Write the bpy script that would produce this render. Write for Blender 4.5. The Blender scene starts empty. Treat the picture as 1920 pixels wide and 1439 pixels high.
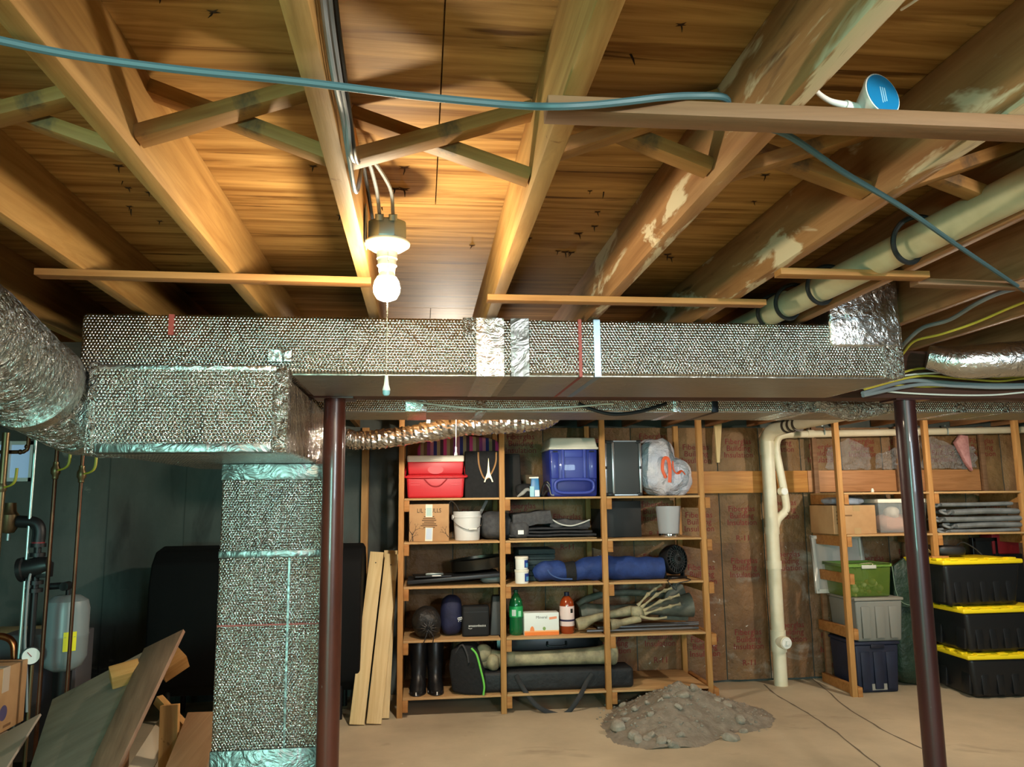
import bpy, bmesh, math, random
from mathutils import Vector, Matrix, noise
random.seed(7)
SC = bpy.context.scene
COL = SC.collection
R = math.radians
# ---------------------------------------------------------------- camera
FPX, HC = 1480.0, 1.6
PITCH, YAW, ROLL = R(8.44), R(6.57), R(0.65)
_fw = Vector((math.sin(YAW)*math.cos(PITCH), math.cos(YAW)*math.cos(PITCH), math.sin(PITCH)))
_r0 = Vector((math.cos(YAW), -math.sin(YAW), 0)); _u0 = _r0.cross(_fw)
_rt = math.cos(ROLL)*_r0 - math.sin(ROLL)*_u0
_up = math.sin(ROLL)*_r0 + math.cos(ROLL)*_u0
cam = bpy.data.cameras.new('camera'); cam.sensor_fit = 'HORIZONTAL'; cam.sensor_width = 36
cam.lens = FPX/1920*36; cam.clip_start = 0.05
co = bpy.data.objects.new('camera', cam); COL.objects.link(co)
co.matrix_world = Matrix(((_rt.x, _up.x, -_fw.x, 0), (_rt.y, _up.y, -_fw.y, 0), (_rt.z, _up.z, -_fw.z, HC), (0, 0, 0, 1)))
SC.camera = co
def _ray(x, y): return _rt*((x-960)/FPX) - _up*((y-719.5)/FPX) + _fw
def aY(x, y, Y): d = _ray(x, y); return Vector((0, 0, HC)) + d*(Y/d.y)
def aZ(x, y, Z): d = _ray(x, y); return Vector((0, 0, HC)) + d*((Z-HC)/d.z)
def aX(x, y, X): d = _ray(x, y); return Vector((0, 0, HC)) + d*(X/d.x)
# ---------------------------------------------------------------- light, exposure
SC.view_settings.view_transform = 'Standard'; SC.view_settings.look = 'None'
SC.view_settings.gamma = 1; SC.view_settings.use_curve_mapping = False
SC.view_settings.exposure = 0.35
SC.cycles.max_bounces = 8; SC.cycles.diffuse_bounces = 5; SC.cycles.glossy_bounces = 4
SC.cycles.sample_clamp_indirect = 4; SC.cycles.caustics_reflective = False; SC.cycles.caustics_refractive = False
wd = bpy.data.worlds.new('World'); SC.world = wd; wd.use_nodes = True
wd.node_tree.nodes['Background'].inputs[0].default_value = (0.60, 0.85, 0.95, 1)
wd.node_tree.nodes['Background'].inputs[1].default_value = 1.2
BULB_MAIN, BULB_SHELF, BULB_FILL = 430, 1650, 3600          # emission strengths
DAY_LEFT_WIN, DAY_WIN = 175, 110                                  # daylight through openings (W)
def area(name, loc, rot, sx, sy, power, col):
    l = bpy.data.lights.new(name, 'AREA'); l.shape = 'RECTANGLE'; l.size = sx; l.size_y = sy
    l.energy = power; l.color = col
    o = bpy.data.objects.new(name, l); COL.objects.link(o); o.location = loc; o.rotation_euler = rot
    return o
# daylight outside two unseen windows behind camera, left one shaped to light riser
area('daylight_left_window', (-1.85, -3.42, 1.5), (R(90), 0, 0), 1.3, 1.2, DAY_LEFT_WIN, (0.42, 1.0, 0.86))
area('daylight_window', (2.4, -3.42, 1.95), (R(90), 0, 0), 1.6, 0.6, DAY_WIN, (0.66, 0.88, 1.0))
# ---------------------------------------------------------------- mesh helpers
def catmull(pts, k=6):
    pts = [Vector(p) for p in pts]
    if len(pts) < 3: return pts
    q = [pts[0]*2-pts[1]] + pts + [pts[-1]*2-pts[-2]]; out = []
    for i in range(1, len(q)-2):
        a, b, c, d = q[i-1:i+3]
        for j in range(k):
            t = j/k
            out.append(0.5*((2*b)+(c-a)*t+(2*a-5*b+4*c-d)*t*t+(3*b-a-3*c+d)*t**3))
    out.append(pts[-1]); return out
class MB:
    def __init__(s): s.v = []; s.f = []
    def add(s, vs, fs, M=None):
        k = len(s.v)
        s.v += [tuple(M @ Vector(p)) if M else tuple(p) for p in vs]
        s.f += [tuple(i+k for i in f) for f in fs]; return s
    def box(s, x0, x1, y0, y1, z0, z1, M=None):
        return s.add([(x0,y0,z0),(x1,y0,z0),(x1,y1,z0),(x0,y1,z0),(x0,y0,z1),(x1,y0,z1),(x1,y1,z1),(x0,y1,z1)],
                     [(0,3,2,1),(4,5,6,7),(0,1,5,4),(1,2,6,5),(2,3,7,6),(3,0,4,7)], M)
    def taper(s, bx, by, tx, ty, z0, z1, M=None):
        return s.add([(-bx,-by,z0),(bx,-by,z0),(bx,by,z0),(-bx,by,z0),(-tx,-ty,z1),(tx,-ty,z1),(tx,ty,z1),(-tx,ty,z1)],
                     [(0,3,2,1),(4,5,6,7),(0,1,5,4),(1,2,6,5),(2,3,7,6),(3,0,4,7)], M)
    def hexa(s, c8): return s.add(c8, [(0,3,2,1),(4,5,6,7),(0,1,5,4),(1,2,6,5),(2,3,7,6),(3,0,4,7)])
    def tube(s, pts, r, n=8, k=6, caps=True, sx=1.0):
        P = catmull(pts, k) if k > 1 else [Vector(p) for p in pts]
        m = len(P)
        if hasattr(r, '__len__'):
            rr = []
            for i in range(m):
                t = i/(m-1)*(len(r)-1); a = min(int(t), len(r)-2); rr.append(r[a]+(r[a+1]-r[a])*(t-a))
        else: rr = [r]*m
        T = [(P[min(i+1,m-1)]-P[max(i-1,0)]).normalized() for i in range(m)]
        u = T[0].cross(Vector((0,0,1)))
        if u.length < .05: u = T[0].cross(Vector((0,1,0)))
        u.normalize(); vs = []
        for i in range(m):
            u = (u - T[i]*u.dot(T[i])).normalized(); w = T[i].cross(u)
            for j in range(n):
                a = 2*math.pi*j/n
                vs.append(P[i]+u*(math.cos(a)*rr[i])+w*(math.sin(a)*rr[i]*sx))
        fs = [(i*n+j, i*n+(j+1)%n, (i+1)*n+(j+1)%n, (i+1)*n+j) for i in range(m-1) for j in range(n)]
        if caps: fs += [tuple(range(n)), tuple(range((m-1)*n, m*n))]
        return s.add(vs, fs)
    def cyl(s, p0, p1, r0, r1=None, n=16): return s.tube([p0, p1], [r0, r0 if r1 is None else r1], n, 1)
    def lathe(s, prof, n=24, M=None, cap=True):
        vs = []; fs = []; m = len(prof)
        for r, z in prof:
            for j in range(n):
                a = 2*math.pi*j/n; vs.append((r*math.cos(a), r*math.sin(a), z))
        for i in range(m-1):
            for j in range(n): fs.append((i*n+j, i*n+(j+1)%n, (i+1)*n+(j+1)%n, (i+1)*n+j))
        if cap: fs += [tuple(range(n)), tuple(range((m-1)*n, m*n))]
        return s.add(vs, fs, M)
    def prism(s, poly, y0, y1, M=None):        # polygon in XZ, extruded along Y
        n = len(poly)
        vs = [(x, y0, z) for x, z in poly]+[(x, y1, z) for x, z in poly]
        return s.add(vs, [tuple(range(n)), tuple(range(2*n-1, n-1, -1))]+[(i, (i+1)%n, n+(i+1)%n, n+i) for i in range(n)], M)
    def blob(s, a, b, c, e=0.6, nz=0.0, sc=6, seed=0, nu=28, nv=16, flat=True, M=None, dz=None):
        f = lambda x, p: math.copysign(abs(x)**p, x)
        vs = []; fs = []
        for i in range(nv+1):
            ph = -math.pi/2+math.pi*i/nv
            for j in range(nu):
                th = 2*math.pi*j/nu
                p = Vector((a*f(math.cos(ph), e)*f(math.cos(th), e), b*f(math.cos(ph), e)*f(math.sin(th), e), c*f(math.sin(ph), e)))
                if nz:
                    q = p*sc+Vector((seed*7.3, seed*3.1, seed))
                    p *= 1+nz*(noise.noise(q)+.5*noise.noise(q*2.3))
                z = p.z+c
                if dz: z += dz(p)
                if flat: z = max(z, 0.0)
                vs.append((p.x, p.y, z))
        for i in range(nv):
            for j in range(nu): fs.append((i*nu+j, i*nu+(j+1)%nu, (i+1)*nu+(j+1)%nu, (i+1)*nu+j))
        return s.add(vs, fs, M)
    def sheet(s, nx, ny, fn, th=0.0):          # fn(u,v)->point ; doubled for thickness
        top = [Vector(fn(i/nx, j/ny)) for j in range(ny+1) for i in range(nx+1)]
        w = nx+1
        fs = [(j*w+i, j*w+i+1, (j+1)*w+i+1, (j+1)*w+i) for j in range(ny) for i in range(nx)]
        if not th: return s.add(top, fs)
        nrm = []
        for j in range(ny+1):
            for i in range(nx+1):
                a = top[j*w+min(i+1,nx)]-top[j*w+max(i-1,0)]; b = top[min(j+1,ny)*w+i]-top[max(j-1,0)*w+i]
                c = a.cross(b); nrm.append(c.normalized() if c.length > 1e-9 else Vector((0,0,1)))
        n = len(top); bot = [p-q*th for p, q in zip(top, nrm)]
        F = fs+[tuple(k+n for k in reversed(f)) for f in fs]
        rim = [i for i in range(w)]+[j*w+nx for j in range(1, ny+1)]+[ny*w+i for i in range(nx-1, -1, -1)]+[j*w for j in range(ny-1, 0, -1)]
        for q in range(len(rim)):
            a, b = rim[q], rim[(q+1)%len(rim)]; F.append((a, a+n, b+n, b))
        return s.add(top+bot, F)
def mesh(name, mb, mat=None, bev=0.0, smooth=True, seg=2, ang=38):
    me = bpy.data.meshes.new(name); me.from_pydata(mb.v, [], mb.f)
    bm = bmesh.new(); bm.from_mesh(me)
    bmesh.ops.remove_doubles(bm, verts=bm.verts, dist=1e-6)
    bmesh.ops.recalc_face_normals(bm, faces=bm.faces)
    if bev:
        ed = [e for e in bm.edges if len(e.link_faces) == 2 and e.calc_face_angle(0) > R(30)]
        bmesh.ops.bevel(bm, geom=ed, offset=bev, segments=seg, profile=.5, affect='EDGES', clamp_overlap=True)
    bm.to_mesh(me); bm.free()
    if mat: me.materials.append(mat)
    if smooth:
        me.polygons.foreach_set('use_smooth', [True]*len(me.polygons)); me.set_sharp_from_angle(angle=R(ang))
    return me
def O(name, mb, mat=None, parent=None, loc=None, rot=None, M=None, bev=0.0, smooth=True, seg=2, ang=38):
    me = mb if isinstance(mb, bpy.types.Mesh) else mesh(name, mb, mat, bev, smooth, seg, ang)
    o = bpy.data.objects.new(name, me); COL.objects.link(o)
    if parent: o.parent = parent
    if M is not None: o.matrix_local = M
    else:
        if loc: o.location = loc
        if rot: o.rotation_euler = rot
    return o
def tag(o, label=None, cat=None, group=None, kind=None):
    if label: o['label'] = label
    if cat: o['category'] = cat
    if group: o['group'] = group
    if kind: o['kind'] = kind
    return o
def thing(name, label, cat, loc=(0,0,0), rz=0, group=None):
    o = bpy.data.objects.new(name, None); COL.objects.link(o); o.empty_display_size = .05
    o.location = loc; o.rotation_euler = (0, 0, rz); return tag(o, label, cat, group)
def T(name, mb, mat, label, cat, loc=None, rot=None, group=None, M=None, bev=0.0, **k):
    return tag(O(name, mb, mat, None, loc, rot, M, bev, **k), label, cat, group)
def frame(p0, p1, up=(0,0,1)):                 # local X along p0->p1
    p0, p1 = Vector(p0), Vector(p1); x = (p1-p0).normalized(); u = Vector(up)
    y = u.cross(x).normalized(); z = x.cross(y)
    return Matrix(((x.x,y.x,z.x,p0.x),(x.y,y.y,z.y,p0.y),(x.z,y.z,z.z,p0.z),(0,0,0,1)))
def bar_mb(L, w, h): return MB().box(0, L, -w/2, w/2, -h/2, h/2)
def bar(name, p0, p1, w, h, mat, up=(0,0,1), parent=None, bev=0.002):
    return O(name, bar_mb((Vector(p1)-Vector(p0)).length, w, h), mat, parent, M=frame(p0, p1, up), bev=bev)
def text(name, s, size, mat, parent, loc, rot=(R(90),0,0), ext=0.0004, ax='CENTER', sx=1.0, bend=None):
    cu = bpy.data.curves.new('t', 'FONT'); cu.body = s; cu.size = size; cu.align_x = ax; cu.align_y = 'CENTER'; cu.extrude = ext
    cu.resolution_u = 2; cu.space_line = .85
    ob = bpy.data.objects.new('t', cu); COL.objects.link(ob)
    me = bpy.data.meshes.new_from_object(ob.evaluated_get(bpy.context.evaluated_depsgraph_get()))
    bpy.data.objects.remove(ob); bpy.data.curves.remove(cu)
    me.materials.clear(); me.materials.append(mat); me.name = name
    if bend or sx != 1:
        for v in me.vertices:
            v.co.x *= sx
            if bend: v.co = bend(v.co)
    return O(name, me, parent=parent, loc=loc, rot=rot)
# ---------------------------------------------------------------- materials
def lin(c): return tuple(((x/255)/12.92 if x/255 <= .04045 else ((x/255+.055)/1.055)**2.4) for x in c)+(1,)
MATS = {}
def mat(name, col, rough=.6, metal=0, col2=None, scale=(8,8,8), detail=4, bump=0, bscale=None, bdist=.004, ramp=(.35,.65),
        coat=0, trans=0, emit=None, es=0, alpha=1, ior=1.45, spec=.5, wave=None, spots=None, voro=None, crease=None):
    if name in MATS: return MATS[name]
    m = bpy.data.materials.new(name); m.use_nodes = True; nt = m.node_tree; N = nt.nodes; L = nt.links
    b = N['Principled BSDF']; I = b.inputs
    I['Base Color'].default_value = lin(col); I['Roughness'].default_value = rough; I['Metallic'].default_value = metal
    I['Coat Weight'].default_value = coat; I['Transmission Weight'].default_value = trans; I['IOR'].default_value = ior
    I['Specular IOR Level'].default_value = spec; I['Alpha'].default_value = alpha
    if emit: I['Emission Color'].default_value = emit; I['Emission Strength'].default_value = es
    tc = N.new('ShaderNodeTexCoord')
    def nz(sc, det=4, dist=0, w=0):
        mp = N.new('ShaderNodeMapping'); mp.inputs['Scale'].default_value = sc; L.new(tc.outputs['Object'], mp.inputs[0])
        t = N.new('ShaderNodeTexNoise'); t.inputs['Scale'].default_value = 1; t.inputs['Detail'].default_value = det
        t.inputs['Distortion'].default_value = dist*1.6; t.inputs['Roughness'].default_value = .6
        L.new(mp.outputs[0], t.inputs[0]); return t.outputs[0]
    def rmp(x, a, b_, c1=(0,0,0,1), c2=(1,1,1,1)):
        r = N.new('ShaderNodeValToRGB'); r.color_ramp.elements[0].position = a; r.color_ramp.elements[1].position = b_
        r.color_ramp.elements[0].color = c1; r.color_ramp.elements[1].color = c2; L.new(x, r.inputs[0]); return r.outputs[0]
    def mixc(f, a, b_, mode='MIX'):
        x = N.new('ShaderNodeMix'); x.data_type = 'RGBA'; x.blend_type = mode
        if isinstance(f, float): x.inputs[0].default_value = f
        else: L.new(f, x.inputs[0])
        for s, v in ((6, a), (7, b_)):
            if isinstance(v, tuple): x.inputs[s].default_value = v
            else: L.new(v, x.inputs[s])
        return x.outputs[2]
    colr = None; n1 = None
    if col2:
        n1 = nz(scale, detail, .6 if wave else 0); colr = rmp(n1, ramp[0], ramp[1], lin(col), lin(col2))
    if spots:                                   # (colour, scale, lo, hi)
        for sc_, ss, lo, hi in spots:
            ss = ss if isinstance(ss, tuple) else (ss,)*3
            colr = mixc(rmp(nz(ss, 5, .3), lo, hi), colr or lin(col), lin(sc_))
    if colr: L.new(colr, I['Base Color'])
    hs = []
    if bump: hs.append((nz(bscale or scale, 4), bump, bdist))
    if crease: hs.append((nz((crease[0],)*3, 3, 1.2), crease[1], crease[2]))
    if voro:                                    # (pitch, strength, dist): hexagonal rows of little domes
        kk = 2*math.pi/(voro[0]*.866); acc = None
        for dv in ((0,.6,1), (.866,.3,.5), (.866,-.3,-.5)):
            dt = N.new('ShaderNodeVectorMath'); dt.operation = 'DOT_PRODUCT'; dt.inputs[1].default_value = tuple(c*kk for c in dv); L.new(tc.outputs['Object'], dt.inputs[0])
            cs = N.new('ShaderNodeMath'); cs.operation = 'COSINE'; L.new(dt.outputs['Value'], cs.inputs[0])
            if acc is None: acc = cs.outputs[0]
            else:
                ad = N.new('ShaderNodeMath'); ad.operation = 'ADD'; L.new(acc, ad.inputs[0]); L.new(cs.outputs[0], ad.inputs[1]); acc = ad.outputs[0]
        hs.append((acc, voro[1], voro[2]))
    prev = None
    for h, st, di in hs:
        bp = N.new('ShaderNodeBump'); bp.inputs['Strength'].default_value = abs(st); bp.inputs['Distance'].default_value = di
        bp.invert = st < 0; L.new(h, bp.inputs['Height'])
        if prev: L.new(prev, bp.inputs['Normal'])
        prev = bp.outputs[0]
    if prev: L.new(prev, I['Normal'])
    MATS[name] = m; return m
def wood(name, c1, c2, axis=0, g=1.0, knots=None, rough=.62, extra=None):
    s = [22*g]*3; s[axis] = 1.6*g
    s2 = [120*g]*3; s2[axis] = 5
    k = [3.2, 3.2, 3.2]; k[axis] = .9
    sp = list(extra or [])
    if knots: sp.append((knots, (9, 9, 9), .70, .76))
    return mat(name, c1, rough, 0, c2, tuple(s), 5, .25, tuple(s2), .002, (.3, .72), wave=True, spots=sp or None, spec=.25)
J1 = ((188,146,88), (140,98,50))
W_JOIST = wood('wood_joist', *J1, axis=1, knots=(110,66,30))
W_JOIST2 = wood('wood_joist_red', (176,130,90), (128,86,54), axis=1, knots=(96,58,34))
W_STAIN = wood('wood_joist_stained', (178,130,86), (134,90,54), axis=1, extra=[((212,190,158), (15,2.6,9), .55, .60), ((92,66,46), (12,1.6,7), .64, .70)])
W_BRACE = wood('wood_brace', (170,128,76), (132,90,46), axis=0, extra=[((96,74,52), 7, .6, .72)])
W_STRAP = wood('wood_strap', (182,130,76), (146,94,48), axis=0, knots=(106,62,30))
W_OLD = wood('wood_old_board', (140,104,76), (110,78,54), axis=0)
W_PLY = mat('plywood_ceiling', (194,150,90), .6, 0, (126,86,42), (1.3,20,20), 8, .25, (6,120,120), .002, (.34,.66), wave=True, spec=.12,
            spots=[((96,62,28), (1.6,26,26), .60, .70), ((200,156,94), (.9,.9,.9), .55, .7), ((60,38,26), (4,12,12), .69, .74)])
W_GIRD = wood('wood_girder', (92,58,46), (66,42,34), axis=0)
W_SHELF = wood('wood_shelf_post', (192,144,88), (160,110,60), axis=2, knots=(112,70,38))
W_BOARD = wood('wood_shelf_board', (198,160,112), (168,128,84), axis=0, rough=.6)
W_PLYY = mat('plywood_ledger', (200,140,70), .55, 0, (176,114,52), (2,30,30), 5, .1, wave=True)
W_PINE = wood('wood_new_pine', (226,202,152), (202,170,116), axis=2, g=.8, knots=(160,116,70), rough=.5)
W_GREYP = mat('board_grey', (158,144,126), .7, 0, (132,118,102), (2,14,14), 5, .2, (6,70,70), .002, (.3,.7), spots=[((84,70,58), 4, .6, .75)])
W_BRN = mat('board_brown', (150,118,94), .68, 0, (116,88,68), (3,22,22), 5, .3, (8,60,60), .003, (.3,.7))
W_SCRAP = wood('wood_scrap', (196,150,92), (164,116,62), axis=0, knots=(100,62,34))
W_PALE = wood('wood_weathered', (168,132,98), (132,98,68), axis=0, g=.8)
CONC = mat('concrete_wall', (88,92,87), .85, 0, (64,69,66), (2.5,2.5,1.2), 6, .35, (30,30,30), .004, (.3,.7), spots=[((52,54,52), (3,3,.9), .6, .75), ((150,150,140), (2.3,2.3,5), .66, .8)])
FLOORM = mat('concrete_floor', (196,180,152), .72, 0, (162,148,124), (1.3,1.3,1.3), 6, .25, (40,40,40), .003, (.3,.72), spots=[((128,112,92), (1.1,2.2,1), .62, .78), ((206,196,172), (6,6,6), .68, .8)])
KRAFT = mat('kraft_paper', (146,110,70), .55, 0, (110,78,48), (3,3,3), 5, .7, (14,14,14), .03, (.3,.7), spots=[((170,120,80), (5,5,2), .68, .8)], crease=(7,.4,.02))
KRAFT_D = mat('kraft_paper_dusty', (138,100,66), .6, 0, (104,72,48), (3,3,3), 5, .7, (14,14,14), .03, (.3,.7), spots=[((206,200,188), (17,17,17), .68, .72), ((164,152,138), (2.4,2.4,3.4), .58, .74)], crease=(7,.4,.02))
INK_RED = mat('ink_red', (124,34,32), .7)
INK = mat('ink_black', (28,24,22), .7)
PINK = mat('pink_fiberglass', (206,150,146), .9, 0, (176,110,108), (20,20,20), 5, .6, (40,40,40), .01)
FOIL = mat('foil_bubble', (206,204,198), .17, 1, None, voro=(.0112,.9,.0010), crease=(5,.5,.04), bump=.25, bscale=(3,60,60), bdist=.004)
FOILV = mat('foil_bubble_riser', (212,210,206), .12, 1, None, voro=(.0118,.9,.0012), crease=(4.5,.7,.05), bump=.7, bscale=(46,46,2), bdist=.016)
FOILS = mat('foil_smooth', (206,204,200), .26, 1, None, crease=(22,.5,.012), bump=.35, bscale=(5,5,5), bdist=.02)
FOILW = mat('foil_wrinkled', (196,194,190), .2, 1, None, crease=(26,1.0,.03), bump=.9, bscale=(18,50,50), bdist=.022)
TAPE = mat('foil_tape', (186,186,184), .3, 1, None, crease=(14,.6,.02), bump=.5, bscale=(30,30,30), bdist=.006)
DULL = mat('foil_dull_darkened', (132,132,130), .36, 1, None, crease=(10,.4,.02), bump=.3, bscale=(30,30,30), bdist=.004)  # foil base colour darkened to carry the shade on the riser bands
BRUSH = mat('foil_brushed', (166,162,154), .40, 1, None, crease=(6,.35,.03), bump=.5, bscale=(4,70,70), bdist=.008)
REDM = mat('red_marking', (150,66,56), .5)
STEELBLUE = mat('strap_blue_steel', (150,176,190), .35, .8)
COLUMN = mat('column_paint', (92,44,32), .32, 0, (66,32,24), (9,9,2), 4, .15, (30,30,30), .002, (.35,.7), coat=.25, spots=[((150,140,132), (60,60,24), .74, .78)])
COLUMN2 = mat('column_paint_dark', (66,30,28), .36, 0, (46,22,22), (9,9,2), 4, .15, (30,30,30), .002, (.35,.7), coat=.25, spots=[((166,156,150), (60,60,30), .76, .79)])
PVC = mat('pvc_cream', (232,224,200), .38, 0, (220,208,178), (4,4,4))
PVCG = mat('pvc_ceiling', (206,192,158), .45, 0, (186,170,134), (3,6,6))
WHITE = mat('white_plastic', (232,232,226), .4)
GALV = mat('galvanised', (150,166,166), .42, .75)
PORC = mat('porcelain', (240,234,206), .3)
BULBM = mat('bulb_glow', (255,250,235), .4, emit=(1.0, .86, .60, 1), es=BULB_MAIN)
BULBS = mat('bulb_glow_shelf', (255,250,235), .4, emit=(1.0, .88, .70, 1), es=BULB_SHELF)
BULBR = mat('bulb_glow_fill', (255,250,235), .4, emit=(1.0, .91, .78, 1), es=BULB_FILL)
CABLE_BLUE = mat('cable_bluegreen', (66,92,98), .5)
CABLE_GREY = mat('cable_grey', (136,140,142), .45)
CABLE_BLK = mat('cable_black', (24,26,28), .45)
CABLE_YEL = mat('cable_yellow', (206,184,70), .5)
CABLE_WHT = mat('cable_white', (224,220,208), .5)
COPPER = mat('copper_pipe', (108,72,52), .42, .85, (72,50,40), (12,12,5))
BRASS = mat('brass_dark', (110,92,66), .4, .8)
IRON = mat('iron_black', (28,28,30), .45, .3)
BLACKP = mat('black_plastic', (24,24,26), .42)
BLACKF = mat('black_fabric', (26,26,28), .85, 0, (18,18,20), (40,40,40), 3, .6, (18,18,18), .01)
BLACKL = mat('black_leather', (22,22,24), .38, 0, None, bump=.3, bscale=(50,50,50), bdist=.003)
CARD = mat('cardboard', (186,148,104), .75, 0, (172,132,90), (5,5,5), 3, .08, (60,60,60), .002)
CARDT = mat('packing_tape', (176,146,104), .25)
RED = mat('cooler_red', (196,40,48), .42)
BLUE = mat('cooler_blue', (40,54,140), .38, coat=.2)
BLUEL = mat('cooler_blue_light', (58,72,158), .4)
CREAM = mat('cream_plastic', (228,222,206), .4)
GREYF = mat('grey_fabric', (74,74,76), .85, 0, (58,58,62), (30,30,30), 3, .4, (26,26,26), .006)
BAGW = mat('bag_film', (238,234,240), .32, 0, (206,208,226), (6,6,6), 4, .8, (12,12,12), .02, trans=.15, crease=(9,.8,.03))
ORANGE = mat('orange_tie', (226,92,44), .45)
BONE = mat('bone', (172,160,126), .62, 0, (120,112,90), (10,10,10), 5, .5, (30,30,30), .006)
BONE_SHADE = mat('bone_shaded', (112,110,98), .62, 0, (84,84,76), (10,10,10), 5, .5, (30,30,30), .006)  # darker copy of bone, shade put into the colour of the rear pieces
DIRT = mat('dirt', (150,140,126), .95, 0, (120,110,97), (14,14,14), 6, .9, (60,60,60), .012, (.3,.7))
STONE = mat('stone', (160,152,138), .85, 0, (128,120,108), (20,20,20), 4, .4, (40,40,40), .005)
YEL = mat('yellow_lid', (244,214,30), .42)
def plain(name, col, rough=.5, **k): return mat(name, col, rough, **k)
# ================================================================ the setting
XL, XR, YF, YB, ZC, ZJ = -4.6, 5.9, -3.3, 7.0, 2.434, 2.25
fl = tag(O('floor', MB().box(XL, XR, YF, YB, -.1, 0), FLOORM), kind='structure')
CRK = plain('crack_dark', (104,92,76), .9)
for pts in ([(1432,1284),(1450,1300),(1480,1318),(1520,1342),(1560,1368),(1600,1400),(1650,1439)], [(1520,1272),(1545,1290),(1580,1322),(1620,1348),(1660,1372),(1730,1405)]):
    P = [aZ(x, y, 0) for x, y in pts]; P = catmull(P, 5)
    m = MB(); k = len(P); vs = []
    for i, p in enumerate(P):
        d = (P[min(i+1,k-1)]-P[max(i-1,0)]).normalized(); n = Vector((-d.y, d.x, 0)); w = .006+.004*noise.noise(p*9)
        q = p+n*.012*noise.noise(p*6)
        vs += [q+n*w+Vector((0,0,.0012)), q-n*w+Vector((0,0,.0012))]
    m.add(vs, [(2*i, 2*i+1, 2*i+3, 2*i+2) for i in range(k-1)])
    O('floor_crack', m, CRK, fl)
ce = tag(O('ceiling', MB().box(XL, XR, YF, YB, ZC+.019, ZC+.12), W_PLY), kind='structure')
rows = [-3.3, -2.73, -1.51, -.29, .93, 2.15, 3.37, 4.59, 5.81, 7.0]
for r in range(len(rows)-1):
    x = XL - (0 if r % 2 else 1.22); k = 0
    x = .035-2.44*2-1.22 if r % 2 else .035-2.44*2
    while x < XR:
        a, b = max(x, XL), min(x+2.44, XR)
        if b-a > .02: O('plywood_sheet', MB().box(a+.0015, b-.0015, rows[r]+.0015, rows[r+1]-.0015, ZC, ZC+.0185), W_PLY, ce)
        x += 2.44
# joists: left faces measured in the photograph
JX = [-4.23,-3.83,-3.42,-3.01,-2.60,-2.19,-1.79,-1.38,-.975,-.573,-.189,.226,.597,1.0,1.388,1.80,2.17,2.58,2.98,3.39,3.8,4.2,4.6,5.0,5.42]
JL = {-1.38:'dark joist above the round foil duct on the boiler side', -.975:'amber floor joist resting beside the dropped foil box', -.573:'amber knotty floor joist between the foil box and the lamp joist',
      -.189:'narrow-lit floor joist carrying grey cables and the bare bulb', .226:'brown floor joist with the worn board end nailed under it', .597:'floor joist with long pale glue smears above the board',
      1.0:'reddish floor joist with white glue smears below the sensor puck', 1.388:'floor joist running right alongside the cream ceiling pipe', 1.80:'floor joist just past the foil boot at the duct end', 2.17:'floor joist above the yellow and grey cables on the girder'}
for jx in JX:
    m = MB().box(jx, jx+.038, YF+.01, YB-.02, ZJ, ZC-.0005)
    mt = W_STAIN if jx in (.597, 1.0) else (W_JOIST if jx < .5 else W_JOIST2)
    T('floor_joist', m, mt, JL.get(jx, 'plain wooden floor joist in the row overhead beyond the boiler side' if jx < 0 else 'plain wooden floor joist in the row over the right-hand shelves'), 'joist', group='floor joists under the plywood', bev=.002)
# nails poking through the plywood
nl = mesh('nail', MB().tube([(0,0,.002),(0,0,-.008),(.002,.001,-.016)], [.0018,.0016,.0004], 5, 1), mat('nail_rust', (48,34,28), .6, .4))
spl = mesh('splinter', MB().add([(0,0,-.004)]+[((.016 if i%2 else .004)*math.cos(i*.7854), (.016 if i%2 else .004)*math.sin(i*.7854)*.5, .0) for i in range(8)], [(0,i+1,(i+1)%8+1) for i in range(8)]), mat('splinter_dark', (70,44,26), .8))
rn = random.Random(3)
bays = [(JX[i]+.06, JX[i+1]-.025) for i in range(7, 15)]
for a, b in bays:
    for q in range(15):
        x, y = rn.uniform(a, b), rn.uniform(.75, 2.62)
        if abs(y-1.55) < .1: continue
        s = rn.uniform(.7, 1.5)
        o = O('nail', nl, parent=ce, loc=(x, y, ZC), rot=(rn.uniform(-.5,.5), rn.uniform(-.5,.5), rn.uniform(0,6))); o.scale = (s,s,s)
        if q % 3 != 1:
            o2 = O('splinter', spl, parent=ce, loc=(x, y, ZC-.0004), rot=(0,0,rn.uniform(-.4,.4))); o2.scale = (s,s,s)
# walls
wb = tag(O('wall_back', MB().box(XL, XR, YB, YB+.2, 0, ZC), CONC), kind='structure')
for px_ in (203, 347, 640):
    x = aY(px_, 950, 7).x; O('form_joint', MB().box(x-.004, x+.004, YB-.003, YB, 0, 2.2), plain('joint_dark', (66,70,66), .9), wb)
tag(O('wall_left', MB().box(XL-.2, XL, YF, YB, 0, ZC), CONC), kind='structure')
tag(O('wall_right', MB().box(XR, XR+.2, YF, YB, 0, ZC), CONC), kind='structure')
m = MB().box(XL, -2.5, YF-.1, YF, 0, ZC).box(-2.5, -1.2, YF-.1, YF, 2.1, ZC).box(-2.5, -1.2, YF-.1, YF, 0, .9)
m.box(-1.2, 1.6, YF-.1, YF, 0, ZC).box(1.6, 3.2, YF-.1, YF, 0, 1.65).box(1.6, 3.2, YF-.1, YF, 2.25, ZC).box(3.2, XR, YF-.1, YF, 0, ZC)
tag(O('wall_front', m, CONC), kind='structure')
tag(O('trim_1', MB().box(-2.57,-2.5,YF-.1,YF+.02,.83,2.17).box(-1.2,-1.13,YF-.1,YF+.02,.83,2.17).box(-2.5,-1.2,YF-.1,YF+.02,2.1,2.17).box(-2.5,-1.2,YF-.1,YF+.02,.83,.9), W_OLD), kind='structure')
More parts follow.
